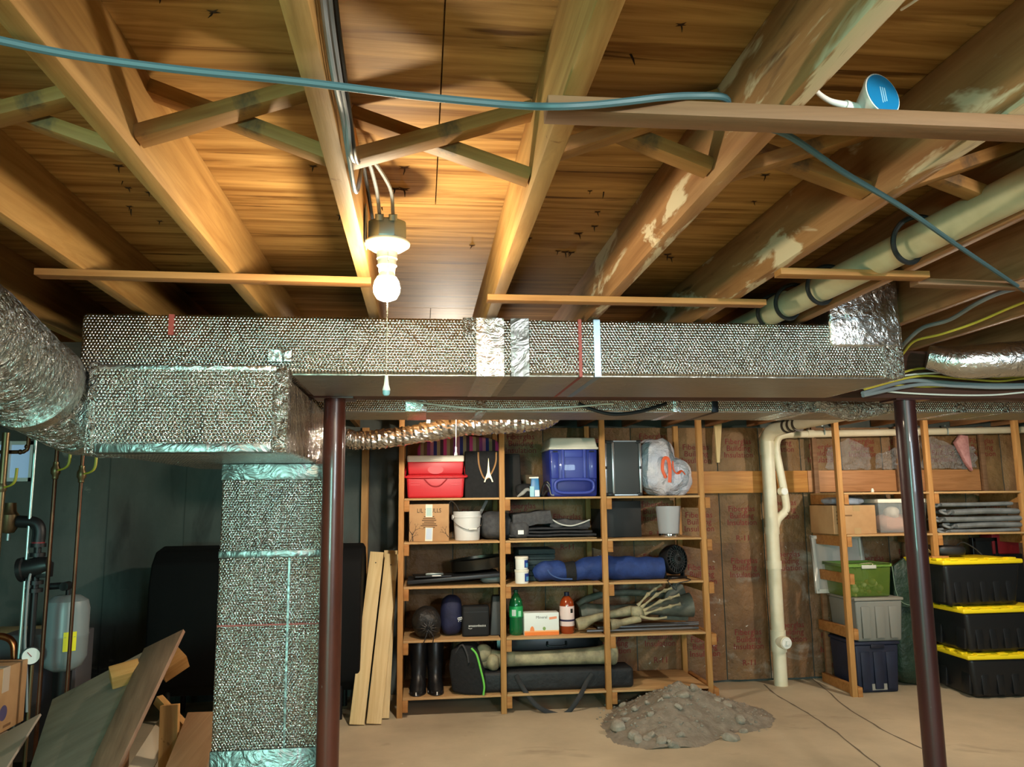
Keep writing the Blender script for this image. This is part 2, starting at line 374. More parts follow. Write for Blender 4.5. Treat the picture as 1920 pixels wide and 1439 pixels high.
w1 = tag(O('window_1', MB().box(1.55,1.6,YF-.1,YF+.02,1.6,2.3).box(3.2,3.25,YF-.1,YF+.02,1.6,2.3).box(1.6,3.2,YF-.1,YF+.02,1.6,1.65).box(1.6,3.2,YF-.1,YF+.02,2.25,2.3).box(2.38,2.42,YF-.06,YF-.02,1.65,2.25), WHITE), kind='structure')
# small basement window high on the back wall above the boiler
p0, p1 = aY(-20, 828, 6.97), aY(60, 903, 6.97)
w2 = tag(O('window_2', MB().box(p0.x, p1.x, 6.96, 7.0, p1.z, p1.z+.03).box(p0.x, p1.x, 6.96, 7.0, p0.z-.03, p0.z).box(p0.x, p0.x+.03, 6.96, 7, p1.z, p0.z).box(p1.x-.03, p1.x, 6.96, 7, p1.z, p0.z).box(p1.x-.22, p1.x-.18, 6.95, 7.0, p1.z, p0.z), plain('window_vinyl', (196,206,206), .5)), kind='structure')
O('window_pane', MB().box(p0.x+.03, p1.x-.03, 6.975, 6.985, p1.z+.03, p0.z-.03), mat('dusk_glass', (120,150,176), .2, emit=(.30,.48,.66,1), es=.35), w2)
# insulation batts with printed kraft facing on the right of the back wall
def bulge(x, z, x0, w):
    t = (x-x0)/w
    return .022*math.sin(math.pi*min(max(t,0),1))**.6 + .010*noise.noise(Vector((x*5, z*4, 1))) + .006*noise.noise(Vector((x*16, z*13, 5)))
BX0, BW = -.13, .402
PRT = 'Fiberglas\nBuilding\nInsulation'
for i in range(15):
    x0 = BX0+i*BW; lo = i in (5,6,7,8,9)
    for z0, z1 in ((.02, 1.2), (1.2, 2.24)):
        mt = KRAFT_D if (z0 < 1 and i >= 4) else KRAFT
        m = MB().sheet(14, 40, lambda u, v: (x0+.004+u*(BW-.008), YB-.012-bulge(x0+u*BW, z0+v*(z1-z0), x0, BW), z0+v*(z1-z0)), 0)
        b = O('insulation_batt', m, mt, wb)
    for k in range(4):
        zc = [.36, .98, 1.44, 2.05][k]+.05*((i*7)%3-1)
        if not (-.05 < x0 < 5.2): continue
        bx = x0+BW*.5
        bend = lambda c, bx=bx, zc=zc, x0=x0: Vector((c.x, c.y, c.z+bulge(bx+c.x, zc+c.y, x0, BW)+.002))
        t = text('printed_lettering', PRT, .072, INK_RED, wb, (bx, YB-.012, zc), bend=bend, ext=0)
        if k in (0, 2) and i % 2:
            z2 = zc-.2; bend2 = lambda c, bx=bx, zc=z2, x0=x0: Vector((c.x, c.y, c.z+bulge(bx+c.x, zc+c.y, x0, BW)+.002))
            text('printed_lettering', 'R-11', .07, INK_RED, wb, (bx, YB-.012, z2), bend=bend2, ext=0)
# plywood ledger strips fixed across the insulation
xa = aY(1318, 900, 6.93).x; xm = aY(1512, 900, 6.93).x
for k, (a, b) in enumerate(((1.1, xm-.002), (xm+.002, 5.2))):
    T('ledger_board', MB().box(a, b, 6.90, 6.925, 1.645, 1.84), [W_PLYY, mat('plywood_ledger_b', (190,132,84), .55, 0, (168,112,66), (2,30,30), 5, .1, wave=True)][k],
      ['golden plywood strip fixed to the insulation left of the board joint', 'pinkish plywood strip fixed to the insulation behind the right-hand shelves'][k], 'board', bev=.001)
# wood stud against the bare concrete
p = aY(686, 850, 6.97); T('wall_stud', MB().box(p.x-.03, p.x+.03, 6.93, 6.998, .0, 2.24), W_SHELF, 'single wooden stud standing against bare concrete beside the shelves', 'stud')
# girder and steel columns
T('girder', MB().box(XL+.01, XR-.01, 3.285, 3.42, 2.035, ZJ-.001), W_GIRD, 'dark brown built-up girder carrying the floor joists on steel columns', 'girder', bev=.002)
for x, mt, lb in ((-.363, COLUMN, 'brown painted steel column in front of the foil riser duct'), (2.188, COLUMN2, 'dark maroon steel column in front of the right-hand shelves')):
    t = thing('support_column', lb, 'column', (x, 3.352, 0), group='steel columns under the girder')
    O('shaft', MB().cyl((0,0,.008), (0,0,2.027), .0455, n=32), mt, t)
    O('top_plate', MB().box(-.08,.08,-.066,.066,2.027,2.0345), mt, t); O('base_plate', MB().box(-.09,.09,-.09,.09,.0005,.008), mt, t)
# cross bridging between joists
bl = {7:'over the round foil duct', 8:'left of the knotty joist', 9:'between knotty joist and lamp joist', 10:'in the bulb bay', 11:'left of the glue-smeared joist', 12:'below the sensor puck', 13:'beside the cream pipe', 14:'past the cream pipe'}
for i in range(7, 15):
    a, b = JX[i]+.038, JX[i+1]; y = {9:1.47, 10:1.54, 11:1.46, 12:1.55, 13:1.60}.get(i, 1.5)
    T('cross_brace', bar_mb(Vector((b-a, 0, .125)).length, .046, .028), W_BRACE, 'front pale wooden cross brace '+bl[i], 'brace', group='cross bridging between the joists', M=frame((a, y, 2.285), (b, y, 2.41)), bev=.0015)
    T('cross_brace', bar_mb(Vector((b-a, 0, .125)).length, .046, .028), W_BRACE, 'rear grey-stained wooden cross brace '+bl[i], 'brace', group='cross bridging between the joists', M=frame((a, y+.055, 2.41), (b, y+.055, 2.285)), bev=.0015)
# strapping under the joists
for x0, y0, x1, y1, w, mt, lb in ((-1.065, 2.262, -.15, 2.285, .045, W_STRAP, 'thin pale strap under the joists reaching the bulb joist'),
        (.205, 2.45, 1.13, 2.452, .045, W_STRAP, 'thin orange strap under the joists above the middle of the foil duct'), (1.015, 2.10, 1.47, 2.10, .045, W_STRAP, 'short strap with chamfered end holding up the cream ceiling pipe'),
        (.20, 1.205, 2.35, 1.185, .05, W_OLD, 'long weathered grey-brown board carrying the white sensor puck'), (1.48, 2.17, 2.25, 2.2, .04, W_OLD, 'dull brown strap beneath the joists above the foil boot')):
    T('strapping_board', bar_mb(math.hypot(x1-x0, y1-y0), w, .019 if w < .05 else .026), mt, lb, 'board', group='strapping under the joists', M=frame((x0, y0, ZJ-(.0098 if w < .05 else .0133)), (x1, y1, ZJ-(.0098 if w < .05 else .0133))), bev=.001)
# ================================================================ bulb fixture
def fixture(loc, glow, label, chain=True, rz=0):
    t = thing('bare_bulb_light', label, 'light', loc, rz)
    O('junction_box', MB().lathe([(.001,.0),(.050,.0),(.052,.003),(.052,.046),(.049,.05),(.001,.05)], 8, Matrix.Translation((0,0,.09))@Matrix.Rotation(R(22.5),4,'Z')), GALV, t, bev=.002)
    O('bracket', MB().box(-.056,-.0535,-.03,.03,.075,.18), GALV, t)
    for dx in (-.018, .016):
        O('cable_clamp', MB().cyl((dx,-.046,.132), (dx,-.052,.145), .011, n=12), GALV, t)
    O('lampholder', MB().lathe([(.001,.088),(.058,.088),(.060,.084),(.058,.078),(.040,.066),(.027,.06),(.026,.046),(.001,.046)], 32), PORC, t)
    O('socket_collar', MB().lathe([(.001,.047),(.024,.047),(.027,.043),(.024,.039),(.0235,.028),(.026,.024),(.022,.02),(.021,.006),(.001,.006)], 28), PORC, t)
    O('bulb_neck', MB().lathe([(.001,.014),(.017,.014),(.0195,.004),(.025,-.0075),(.001,-.0075)], 28), PORC, t)
    O('bulb', MB().lathe([(.001,-.0078),(.0252,-.0078),(.031,-.018),(.0345,-.034),(.033,-.048),(.025,-.062),(.012,-.068),(.001,-.0695)], 28), glow, t)
    if chain:
        m = MB(); z = .05
        while z > -.272: m.lathe([(.0006,-.0018),(.0019,0),(.0006,.0018)], 6, Matrix.Translation((.004,-.036,z))); z -= .0046
        O('pull_chain', m, plain('bead_chain', (206,196,170), .35, metal=.7), t)
        O('pull_knob', MB().lathe([(.001,-.268),(.004,-.27),(.006,-.292),(.0095,-.304),(.0095,-.307),(.001,-.307)], 16, Matrix.Translation((.004,-.036,0))), WHITE, t)
        O('knob_tip', MB().lathe([(.001,-.3072),(.0092,-.3072),(.009,-.314),(.006,-.319),(.001,-.3205)], 16, Matrix.Translation((.004,-.036,0))), plain('knob_tip_grey', (150,190,196), .3), t)
    return t
pb = aY(725, 540, 2.0)
fixture((pb.x, 2.0, pb.z+.034), BULBM, 'lit bare bulb in porcelain holder with bead chain in front of the foil duct')
f2 = fixture((.1690, 4.85, 2.18), BULBS, 'lit bare bulb with a long white pull cord above the red cooler', chain=False, rz=R(180))
a, b = aY(855, 770, 4.83), aY(855, 838, 4.83); lc = lambda x, y, z_: (.169-x, 4.85-y, z_-2.18)
O('pull_cord', MB().tube([lc(.172,4.81,2.225),lc(.185,4.82,2.15),lc(a.x,4.83,a.z),lc(b.x,4.83,b.z)], .0022, 6, 5), CABLE_WHT, f2)
O('cord_end', MB().lathe([(.002,0),(.005,-.004),(.005,-.03),(.010,-.045),(.010,-.055),(.002,-.056)], 12, Matrix.Translation(lc(b.x,4.83,b.z))), WHITE, f2)
fixture((1.4830, -1.0, 2.18), BULBR, 'added fill bulb behind the viewer between the joists', chain=False)  # unseen bulb added to raise the ambient light of the room
fixture((3.8950, 4.85, 2.18), BULBS, 'lit bare bulb over the aisle beside the storage rack', chain=False)
# cables feeding the bulb along its joist
for k, (dx, mt, lb) in enumerate(((0, CABLE_GREY, 'grey sheathed cable nearest the joist feeding the bulb box'), (.012, CABLE_GREY, 'grey sheathed cable looping into the bulb box'), (.022, CABLE_BLK, 'black cable strung along the bulb joist'))):
    P = [aX(x, y, -.147+.012+dx*.3) for x, y in ((608+8*k, -30), (618+8*k, 60), (632+7*k, 150), (648+4*k, 225), (659+4*k, 300), (672+9*k, 360))]
    P = [Vector((-.139+dx*.5, p.y, min(p.z, 2.40))) for p in P]
    P = [p for p in P if p.y < 1.62]
    end = Vector((pb.x-.018+.034*min(k,1), 1.953, pb.z+.034+.146))
    P += [Vector((-.132+.008*k, 1.74, 2.385)), Vector((end.x-.006, 1.885, end.z+.045)), end] if k < 2 else [Vector((-.139, 1.8, 2.38)), Vector((-.139, 2.2, 2.37))]
    T('electric_cable', MB().tube(P, .0048, 8, 6), mt, lb, 'cable', group='cables on the bulb joist')
# long blue-green cable slung under the joists
P = [aZ(x, y, z) for x, y, z in ((-60,62,2.238),(0,76,2.238),(140,104,2.237),(330,130,2.235),(560,153,2.236),(780,180,2.228),(960,197,2.228))]
P += [aY(1040,200,1.155), aY(1110,197,1.155), aY(1180,190,1.155), aY(1240,183,1.160), aY(1300,180,1.175), aY(1360,184,1.188), Vector((.52,1.222,2.254)), Vector((.57,1.242,2.243))]+[aZ(x, y, 2.236) for x, y in ((1474,252),(1580,322),(1700,394),(1800,464),(1920,545),(2000,600))]
T('blue_cable', MB().tube(P, .0062, 8, 6), CABLE_BLUE, 'long blue-green cable slung across beneath the floor joists', 'cable')
# white sensor puck on the weathered board
b = aZ(1660, 203, ZJ); t = thing('sensor_puck', 'white plastic puck with blue round sticker lying on the weathered board', 'sensor', (b.x, 1.2, ZJ), R(0))
Mx = Matrix.Translation((.006,-.004,.028)) @ Vector((.30,-.95,.12)).to_track_quat('Z','Y').to_matrix().to_4x4()
O('housing', MB().lathe([(.001,-.036),(.010,-.036),(.016,-.026),(.027,-.006),(.0315,.0),(.0315,.004),(.001,.004)], 36, Mx), WHITE, t)
O('sticker', MB().lathe([(.0005,.0042),(.0295,.0042),(.0295,.0050),(.0005,.0050)], 36, Mx), mat('sticker_blue', (18,118,172), .4), t)
for q in (-1, 0, 1):
    O('fine_print', MB().box(q*.004-.0009, q*.004+.0009, -.013+q*.002, .010, .0051, .0054, Mx), plain('print_pale', (150,196,222), .5), t)
O('cord_boot', MB().cyl((-.010,.02,.016),(-.038,.012,.02),.0095,.0075), WHITE, t)
O('cord', MB().tube([(-.035,.012,.02),(-.06,.012,.026),(-.078,.012,.04),(-.084,.012,.06)], [.0055,.004,.0032,.003], 10, 6), WHITE, t)
O('lead', MB().tube([(.02,.012,.006),(.06,.006,.004),(.2,0,.004),(.5,-.02,.004)], .003, 8, 5), WHITE, t)
t.scale = (1.25,1.25,1.25)
T('white_wire', MB().tube([aX(1690,18,.66), aX(1718,0,.655), aX(1760,-30,.65)], .002, 6, 4), CABLE_WHT, 'short white wire hanging off the glue-smeared joist', 'wire')
# ================================================================ ducts
t = thing('trunk_duct', 'long foil-wrapped rectangular trunk duct hanging in front of the girder', 'duct', (0, 2.72, 0))
def tb(name, x0, x1, y0, y1, z0, z1, mt, bev=.014, par=None):
    return O(name, MB().box(x0, x1, y0-2.72, y1-2.72, z0, z1), mt, par or t, bev=bev, seg=3)
tb('trunk', -1.13, 1.775, 2.72, 3.272, 2.036, 2.238, FOIL)
tb('underside', -.44, 1.765, 2.73, 3.27, 2.0325, 2.0375, BRUSH, .001)
tb('drop_box', -1.085, -.452, 2.706, 4.06, 1.77, 2.028, FOILV)
tb('drop_shoulder', -1.085, -.452, 2.704, 2.722, 2.0, 2.062, FOILV, .008)
bt = tb('end_boot', 1.50, 1.785, 2.712, 3.24, 2.15, 2.425, FOILS, .012)
tb('end_cap', 1.70, 1.79, 2.714, 3.274, 2.033, 2.243, FOILW, .014)
def strip(name, a, b, mt, y=2.7185, z0=2.034, z1=2.240, th=.003):   # wraps face and underside
    return O(name, MB().box(a, b, y-2.72-.0015, y-2.72+.02, z0-.0015, z1).box(a, b, y-2.72, .55, z0-.0025, z0+.004), mt, t)
def xat(px, py=660, Y=2.72): return aY(px, py, Y).x
strip('tape_patch', xat(893), xat(945), FOILS); strip('tape_patch', xat(868), xat(890), FOILW, z0=2.18)
strip('tape_patch', xat(958), xat(992), DULL); strip('red_marking', xat(1085), xat(1091), REDM); strip('strap', xat(1114), xat(1126), STEELBLUE)
O('red_marking', MB().box(xat(316,610), xat(326,610), -.0022, .01, 2.165, 2.2365), REDM, t)
O('tape_patch', MB().box(xat(505,665), xat(548,665), -.0165, .01, 2.075, 2.115), TAPE, t)
for a, b, c, d in ((-1.09, -1.06, 1.766, 2.07), (-.50, -.448, 1.766, 2.06)): O('edge_tape', MB().box(a, b, -.0165, .06, c, d), FOILW, t, bev=.005)
O('edge_tape', MB().box(-1.06, -.50, -.0160, .05, 1.768, 1.800), DULL, t, bev=.004)
O('edge_tape', MB().box(-1.06, -.49, -.0185, 0, 2.043, 2.060), FOILS, t, bev=.003)
t2 = thing('riser_duct', 'tall foil-wrapped vertical duct rising from the floor behind the steel column', 'duct', (0, 3.525, 0))
O('shaft', MB().box(-.85, -.40, 0, .53, .001, 1.769), FOILV, t2, bev=.014, seg=3)
O('edge_tape', MB().box(-.852, -.398, -.003, .02, 1.70, 1.768), DULL, t2, bev=.003)
O('edge_tape', MB().box(-.852, -.398, -.003, .02, 1.372, 1.402), DULL, t2, bev=.003)  # band colour darkened for shadow and the dark floor's reflection
O('seam_tape', MB().box(-.562, -.553, -.0025, .01, .1, 1.37), DULL, t2)
O('red_marking', MB().box(-.845, -.405, -.0015, .01, 1.092, 1.098), REDM, t2)
O('base_dark_band', MB().box(-.853, -.397, -.004, .02, .30, .60), DULL, t2, bev=.004)  # darker foil stands in for the shade low on the riser
def flex(name, label, pts, r, parts=None, ring=.02, seedv=0, n=40, k=10, mt=FOILW, openend=False, facet=0):
    P = catmull(pts, k); m = MB(); m.tube(P, r, n, 1, caps=not openend)
    vs = []
    for i, v in enumerate(m.v):
        c = P[min(i//n, len(P)-1)]; v = Vector(v); d = (v-c); l = d.length or 1
        w = ring*(noise.noise(v*9+Vector((seedv,0,0)))+.6*noise.noise(v*26)+.5*math.sin((i//n)*2.3))
        if facet: w += facet*random.uniform(-1, 1)
        vs.append(tuple(c+d*(1+w)))
    m.v = vs
    th = thing(name, label, 'duct', tuple(P[0])); o = O('sleeve', m, mt, th, loc=tuple(-Vector(P[0])), smooth=not facet)
    return th, P
fd, P = flex('round_duct', 'fat round foil duct joining the dropped box from the boiler side', [(-1.02,3.06,1.92),(-1.17,2.95,1.925),(-1.245,2.72,1.98),(-1.24,2.4,2.05),(-1.23,2.1,2.09),(-1.23,1.7,2.09),(-1.23,1.2,2.09),(-1.23,.4,2.09)], .15, n=48, k=12)
for q in (14, 26):
    d = (P[q+1]-P[q-1]).normalized()
    O('band', MB().tube([P[q]-d*.02, P[q]+d*.02], .157, 40, 1), FOILS, fd, loc=tuple(-P[0]))
t = thing('rear_duct', 'second foil-wrapped rectangular duct running across behind the girder', 'duct', (0, 3.8, 0))
O('casing', MB().box(-4.2, 5.6, 0, .40, 2.03, 2.215), FOIL, t, bev=.012, seg=3); O('underside', MB().box(-4.19, 5.59, .012, .39, 2.0282, 2.0302), BRUSH, t)
for a, b, mt in ((1262,1276,FOILS),(1335,1347,plain('clamp_dark',(40,44,52),.4,metal=.6)),(1465,1505,FOILW),(1510,1530,FOILW),(1790,1812,FOILW),(1880,1892,FOILW),(892,912,FOILW),(760,800,FOILS)):
    xa_, xb_ = aY(a,765,3.8).x, aY(b,765,3.8).x; O('tape_wrap', MB().box(xa_, xb_, -.002, .404, 2.0275, 2.217), mt, t, bev=.003)
O('loose_wrap', MB().tube([(1.98,.0,2.09),(2.2,.04,2.06),(2.42,.0,2.07)], [.03,.075,.04], 18, 8), FOILW, t)
fb, P = flex('flexible_duct', 'crinkled silver flexible duct above the striped blanket on the shelves', [aY(650,822,5.55),aY(680,826,5.55),aY(760,818,5.58),aY(850,801,5.6),aY(930,795,5.62),aY(1012,790,5.66),aY(1050,775,5.7)], [.062,.064,.066,.074,.076,.066,.04], ring=.12, n=34, k=20, facet=.045, mt=mat('foil_facets', (204,202,198), .24, 1))
O('open_mouth', MB().lathe([(.05,0),(.062,0),(.064,.012),(.05,.012)], 28, Matrix.Translation((.0,-.0,0))@Matrix.Rotation(R(62),4,'Z')@Matrix.Rotation(R(90),4,'X')), FOILS, fb)
O('hanger_strap', MB().box(.55,.575,-.004,.06,.05,.215), GALV, fb)
fr, P = flex('flexible_duct', 'round foil duct slung under the joists beside the yellow cables', [(2.16,3.12,2.19),(2.28,3.06,2.16),(2.5,3.0,2.165),(3.0,2.95,2.17),(3.6,2.9,2.17)], [.05,.07,.075,.076,.076], ring=.02, n=28, mt=FOILS)
# ================================================================ pipes
t = thing('ceiling_pipe', 'cream plastic drain pipe running between the joists above the duct', 'pipe', (1.3, 2.0, 0))
O('pipe', MB().cyl((.085,-1.1,2.292), (-.045,1.25,2.272), .044, n=28), PVCG, t)
for yy in (.62,): O('coupling', MB().cyl((.044-.055*(yy+.35),yy,2.284), (.042-.055*(yy+.35),yy+.06,2.283), .049, n=28), PVCG, t)
for k, (a, w) in enumerate(((2.52, .0), (2.66, 0), (2.30, 0), (1.85, 0))):
    c = Vector((1.3-.03*(a-2)-.0, a, 2.28)); pts = [c+Vector((math.cos(q)*.055, .05*q/3, math.sin(q)*.055)) for q in [0.2+i*.5 for i in range(12)]]
    pts = [Vector((p.x, p.y, min(p.z, 2.40))) for p in pts]
    T('black_hose', MB().tube([pts[0]+Vector((.01,-.12,.05))]+pts, .007, 8, 4), CABLE_BLK, ['black hose loop on the cream pipe right at the foil duct', 'black hose loop on the cream pipe second from the foil duct', 'black hose loop on the cream pipe beyond the short strap', 'black hose loop on the cream pipe by the cross brace'][(1,0,2,3)[k]], 'hose', group='black hose loops on the ceiling pipe')
t = thing('drain_stack', 'cream plastic drain stack with cleanouts standing against the insulation', 'pipe', (3.085, 6.80, 0))
O('main_pipe', MB().cyl((0,0,.0), (0,0,2.1), .058, n=28), PVC, t)
for z0, z1, r in ((1.98,2.10,.064), (1.28,1.34,.064), (.98,1.05,.066), (.28,.46,.066)): O('coupling', MB().cyl((0,0,z0), (0,0,z1), r, n=28), PVC, t)
O('elbow', MB().tube([(0,0,2.06),(0,0,2.12),(.03,-.07,2.19),(.12,-.2,2.225)], .062, 24, 8), PVC, t)
O('inlet_pipe', MB().cyl((.10,-.18,2.222), (.26,-1.5,2.255), .054, n=24), PVC, t)
for s in (.14, .22, .3): O('hub_ring', MB().cyl((.10+.12*(s-.12),-.18-.99*(s-.12),2.222), (.10+.12*(s-.1),-.18-.99*(s-.1),2.222), .065, n=24), plain('rubber_ring',(70,60,52),.5), t)
q = MB().cyl((0,-.03,.37), (.015,-.115,.37), .052, n=24); O('cleanout', q, PVC, t)
q = MB().cyl((.0155,-.117,.37), (.017,-.128,.37), .046, n=24); cp = O('plug', q, WHITE, t); O('wrench_lug', MB().box(-.016,.016,-.02,0,-.016,.016), WHITE, t, loc=(.017,-.126,.37), rot=(0,R(12),R(10)), bev=.002)
bx = [aY(x, y, 6.8)-Vector((3.085,6.8,0)) for x, y in ((1447,990),(1458,975),(1472,960),(1474,945),(1462,880),(1456,850),(1452,830))]
O('wye_arm', MB().tube([(.02,0,bx[0].z-.03),bx[1],bx[2]], .036, 18, 5), PVC, t)
O('branch_pipe', MB().tube([bx[2],bx[3],(bx[4].x,0,bx[4].z),(bx[5].x,0,bx[5].z)], .034, 18, 6), PVC, t)
zt = aY(1500, 815, 6.8).z; xb = bx[5].x
O('bend', MB().tube([(xb,0,bx[5].z),(xb,0,zt-.09),(xb+.03,0,zt-.025),(xb+.10,0,zt),(xb+.2,0,zt)], .036, 18, 6), PVC, t)
zr = aY(1890, 806, 6.8).z; O('cross_pipe', MB().cyl((xb+.18,0,zt), (2.6,0,zr), .032, n=20), PVC, t)
for f in (.3, 1.35): O('coupling', MB().cyl((xb+f,0,zt+(zr-zt)*f/2.3), (xb+f+.06,0,zt+(zr-zt)*f/2.3), .037, n=20), PVC, t)
ck = aY(1464, 922, 6.8)-Vector((3.085,6.8,0)); O('cleanout', MB().cyl((ck.x-.01,-.02,ck.z), (ck.x,-.07,ck.z), .036, n=20), PVC, t); O('plug', MB().cyl((ck.x,-.071,ck.z), (ck.x,-.08,ck.z), .03, n=20), WHITE, t)
for px_ in (1542, 1772):
    x = aY(px_, 805, 6.8).x-3.085; z = aY(px_, 810, 6.8).z
    h = O('pipe_hanger', MB().tube([(x,-.034,z-.03),(x,-.04,z),(x,-.03,z+.035),(x,0,z+.045)], .006, 8, 4), GALV, t); O('hanger_rod', MB().box(x-.008,x+.008,-.004,.004,z+.04,2.249), GALV, t)
# cables on the girder at the right
def cab(pts, r, mt, lb, name='electric_cable'): return T(name, MB().tube(pts, r, 8, 6), mt, lb, 'cable', group='cables along the girder')
gy = 3.262
def gp(*L): return [aY(x, y, gy-.012*i%.02) for i, (x, y) in enumerate(L)]
cab([Vector((1.82,3.0,2.05))]+[aY(x,y,3.25) for x,y in ((1720,692),(1800,697),(1860,708),(1920,706),(2000,700))], .005, CABLE_YEL, 'upper yellow cable sagging along the dark girder')
cab([Vector((1.82,3.05,2.04))]+[aY(x,y,3.235) for x,y in ((1720,706),(1800,710),(1870,715),(1920,710),(2000,704))], .005, CABLE_YEL, 'middle yellow cable tied along the dark girder')
cab([Vector((1.82,3.05,2.05))]+[aY(x,y,3.22) for x,y in ((1700,704),(1790,698),(1860,692),(1930,686),(2010,680))], .004, CABLE_WHT, 'white cable crossing over the yellow ones on the girder')
cab([Vector((1.84,3.1,2.03))]+[aY(x,y,3.24) for x,y in ((1700,715),(1760,717),(1840,722),(1930,722),(2010,720))], .009, CABLE_GREY, 'thick upper grey cable along the dark girder')
cab([Vector((1.84,3.1,2.02))]+[aY(x,y,3.225) for x,y in ((1720,722),(1790,724),(1860,727),(1930,726),(2010,724))], .008, CABLE_GREY, 'thick lower grey cable along the dark girder')
cab([aY(x,y,3.27) for x,y in ((1560,718),(1640,720),(1720,725),(1790,724))], .005, CABLE_YEL, 'lowest yellow cable emerging from behind the duct end')
cab([aY(x,y,3.26) for x,y in ((1600,726),(1680,736),(1780,741),(1860,741),(1920,736),(2000,730))], .004, CABLE_WHT, 'lowest white cable sagging at the bottom of the girder')
cab([aY(1688,655,3.15),aY(1700,640,3.0),aY(1730,615,2.85),aY(1780,600,2.7),aY(1830,570,2.5),aY(1880,548,2.4),aY(1960,530,2.3)], .008, CABLE_GREY, 'grey cable climbing from the duct end to the joists')
cab([aY(1692,665,3.15),aY(1715,640,3.0),aY(1765,627,2.85),aY(1830,605,2.7),aY(1900,575,2.55),aY(1980,545,2.4)], .005, CABLE_YEL, 'yellow cable climbing from the duct end to the joists')
T('hanger_tape', MB().sheet(1, 8, lambda u,v: tuple(aY(1745+u*7+v*12, 652+v*45, 3.22)), .001), WHITE, 'narrow white tape strap dangling in front of the girder', 'strap')
cab([aY(x,y,3.75) for x,y in ((1085,757),(1110,768),(1150,777),(1200,772),(1250,757)) ], .009, CABLE_BLK, 'black cable drooping below the trunk duct')
cab([aY(x,y,3.70) for x,y in ((760,752),(860,764),(930,768),(1050,765),(1150,757))], .004, CABLE_WHT, 'thin pale cord drooping behind the trunk duct')
# ================================================================ boiler corner
def vpipe(name, a, b, Y, r, mt, label, ext=True, valve=None):
    p, q = aY(*a, Y), aY(*b, Y); x = (p.x+q.x)/2
    t = thing(name, label, 'pipe', (x, Y, 0))
    O('pipe', MB().cyl((0,0,.02 if ext else q.z), (0,0,p.z), r, n=14), mt, t)
    if valve:
        z = aY(*valve, Y).z
        O('valve_body', MB().lathe([(.012,-.05),(.017,-.045),(.017,-.03),(.026,-.015),(.026,.012),(.017,.03),(.017,.05),(.012,.052)], 14, Matrix.Translation((0,0,z))), BRASS, t)
        O('valve_handle', MB().tube([(.01,-.01,z),(.06,-.03,z+.012),(.085,-.035,z+.04),(.09,-.035,z+.11)], [.005,.006,.008,.008], 8, 4), plain('handle_yellow',(176,160,50),.5), t)
    return t
vpipe('copper_pipe', (108,790), (75,1330), 4.9, .0115, COPPER, 'copper pipe with yellow lever valve beside the electrical conduit', valve=(105,883))
vpipe('copper_pipe', (153,830), (130,1290), 4.9, .0105, COPPER, 'copper pipe with yellow lever valve next to the grey expansion tank', valve=(148,890))
vpipe('conduit', (68,770), (40,1215), 5.03, .010, plain('conduit_zinc',(176,196,190),.35,metal=.8), 'pale metal electrical conduit rising past the basement window')
t = thing('copper_loop', 'dark copper pipe bent round in front of the basement window', 'pipe', tuple(aY(0,760,4.9)))
b0 = aY(0,760,4.9); O('pipe', MB().tube([aY(x,y,4.9)-b0 for x,y in ((-90,745),(-20,757),(45,770),(54,776),(53,835),(46,846),(34,848),(-60,848))], .011, 12, 5), COPPER, t)
for x,y in ((55,780),(51,838),(38,848)): O('fitting', MB().blob(.015,.015,.015,1,flat=False,nu=12,nv=8), COPPER, t, loc=tuple(aY(x,y,4.9)-b0-Vector((0,0,.015))))
vpipe('boiler_riser', (2,812), (-10,1200), 4.85, .02, BRASS, 'thick brass-coloured riser pipe left of the basement window', valve=(8,915))
# expansion tank on its bracket
t = thing('expansion_tank', 'grey expansion tank with yellow warning label beside the copper pipes', 'tank', (-2.128, 5.2, .0))
O('shell', MB().lathe([(.001,.62),(.06,.625),(.10,.65),(.124,.70),(.126,.82),(.129,.83),(.126,.84),(.126,.98),(.115,1.03),(.07,1.06),(.001,1.065)], 32), plain('tank_grey',(118,128,130),.35), t)
O('nipple', MB().cyl((0,0,1.06),(0,0,1.10),.014), IRON, t)
O('tee', MB().tube([(-.12,0,1.115),(-.03,0,1.12),(0,-.03,1.12)], .02, 14, 4).cyl((0,.0,1.12),(.0,-.07,1.12),.026), IRON, t)
O('warning_label', MB().sheet(6,1,lambda u,v:(.1285*math.cos(-1.25+u*.55),.1285*math.sin(-1.25+u*.55),.75+v*.11),.001), plain('label_yellow',(226,214,40),.5), t)
O('stand', MB().cyl((0,0,0),(0,0,.63),.05,n=16), IRON, t)
# circulator and flanges on the return pipe
p = aY(68,1065,5.05); t = thing('circulator_pump', 'black circulator pump stacked in the iron boiler piping', 'pump', (p.x, 5.05, 0))
O('drop_pipe', MB().cyl((0,0,.3),(0,0,1.50),.02), IRON, t)
O('pump_body', MB().lathe([(.001,-.10),(.045,-.10),(.055,-.06),(.055,.03),(.07,.035),(.07,.06),(.001,.06)],24,Matrix.Translation((-.02,-.02,p.z))@Matrix.Rotation(R(-100),4,'Y')), BLACKP, t)
O('control_box', MB().box(.02,.085,-.05,.03,p.z-.055,p.z+.03), BLACKP, t, bev=.004); O('control_label', MB().box(.05,.075,-.052,-.05,p.z-.03,p.z+.015), plain('label_grey',(140,140,136),.6), t)
for dz in (.13,.075,-.085,-.13): O('flange', MB().cyl((0,0,p.z+dz-.011),(0,0,p.z+dz+.011),.044,n=20), IRON, t)
O('gasket', MB().cyl((0,0,p.z+.141),(0,0,p.z+.152),.035,n=20), plain('gasket_red',(120,30,36),.5), t)
O('elbow', MB().tube([(0,0,p.z+.15),(0,0,p.z+.22),(-.03,0,p.z+.26),(-.12,0,p.z+.27)], .036, 18, 6), IRON, t)
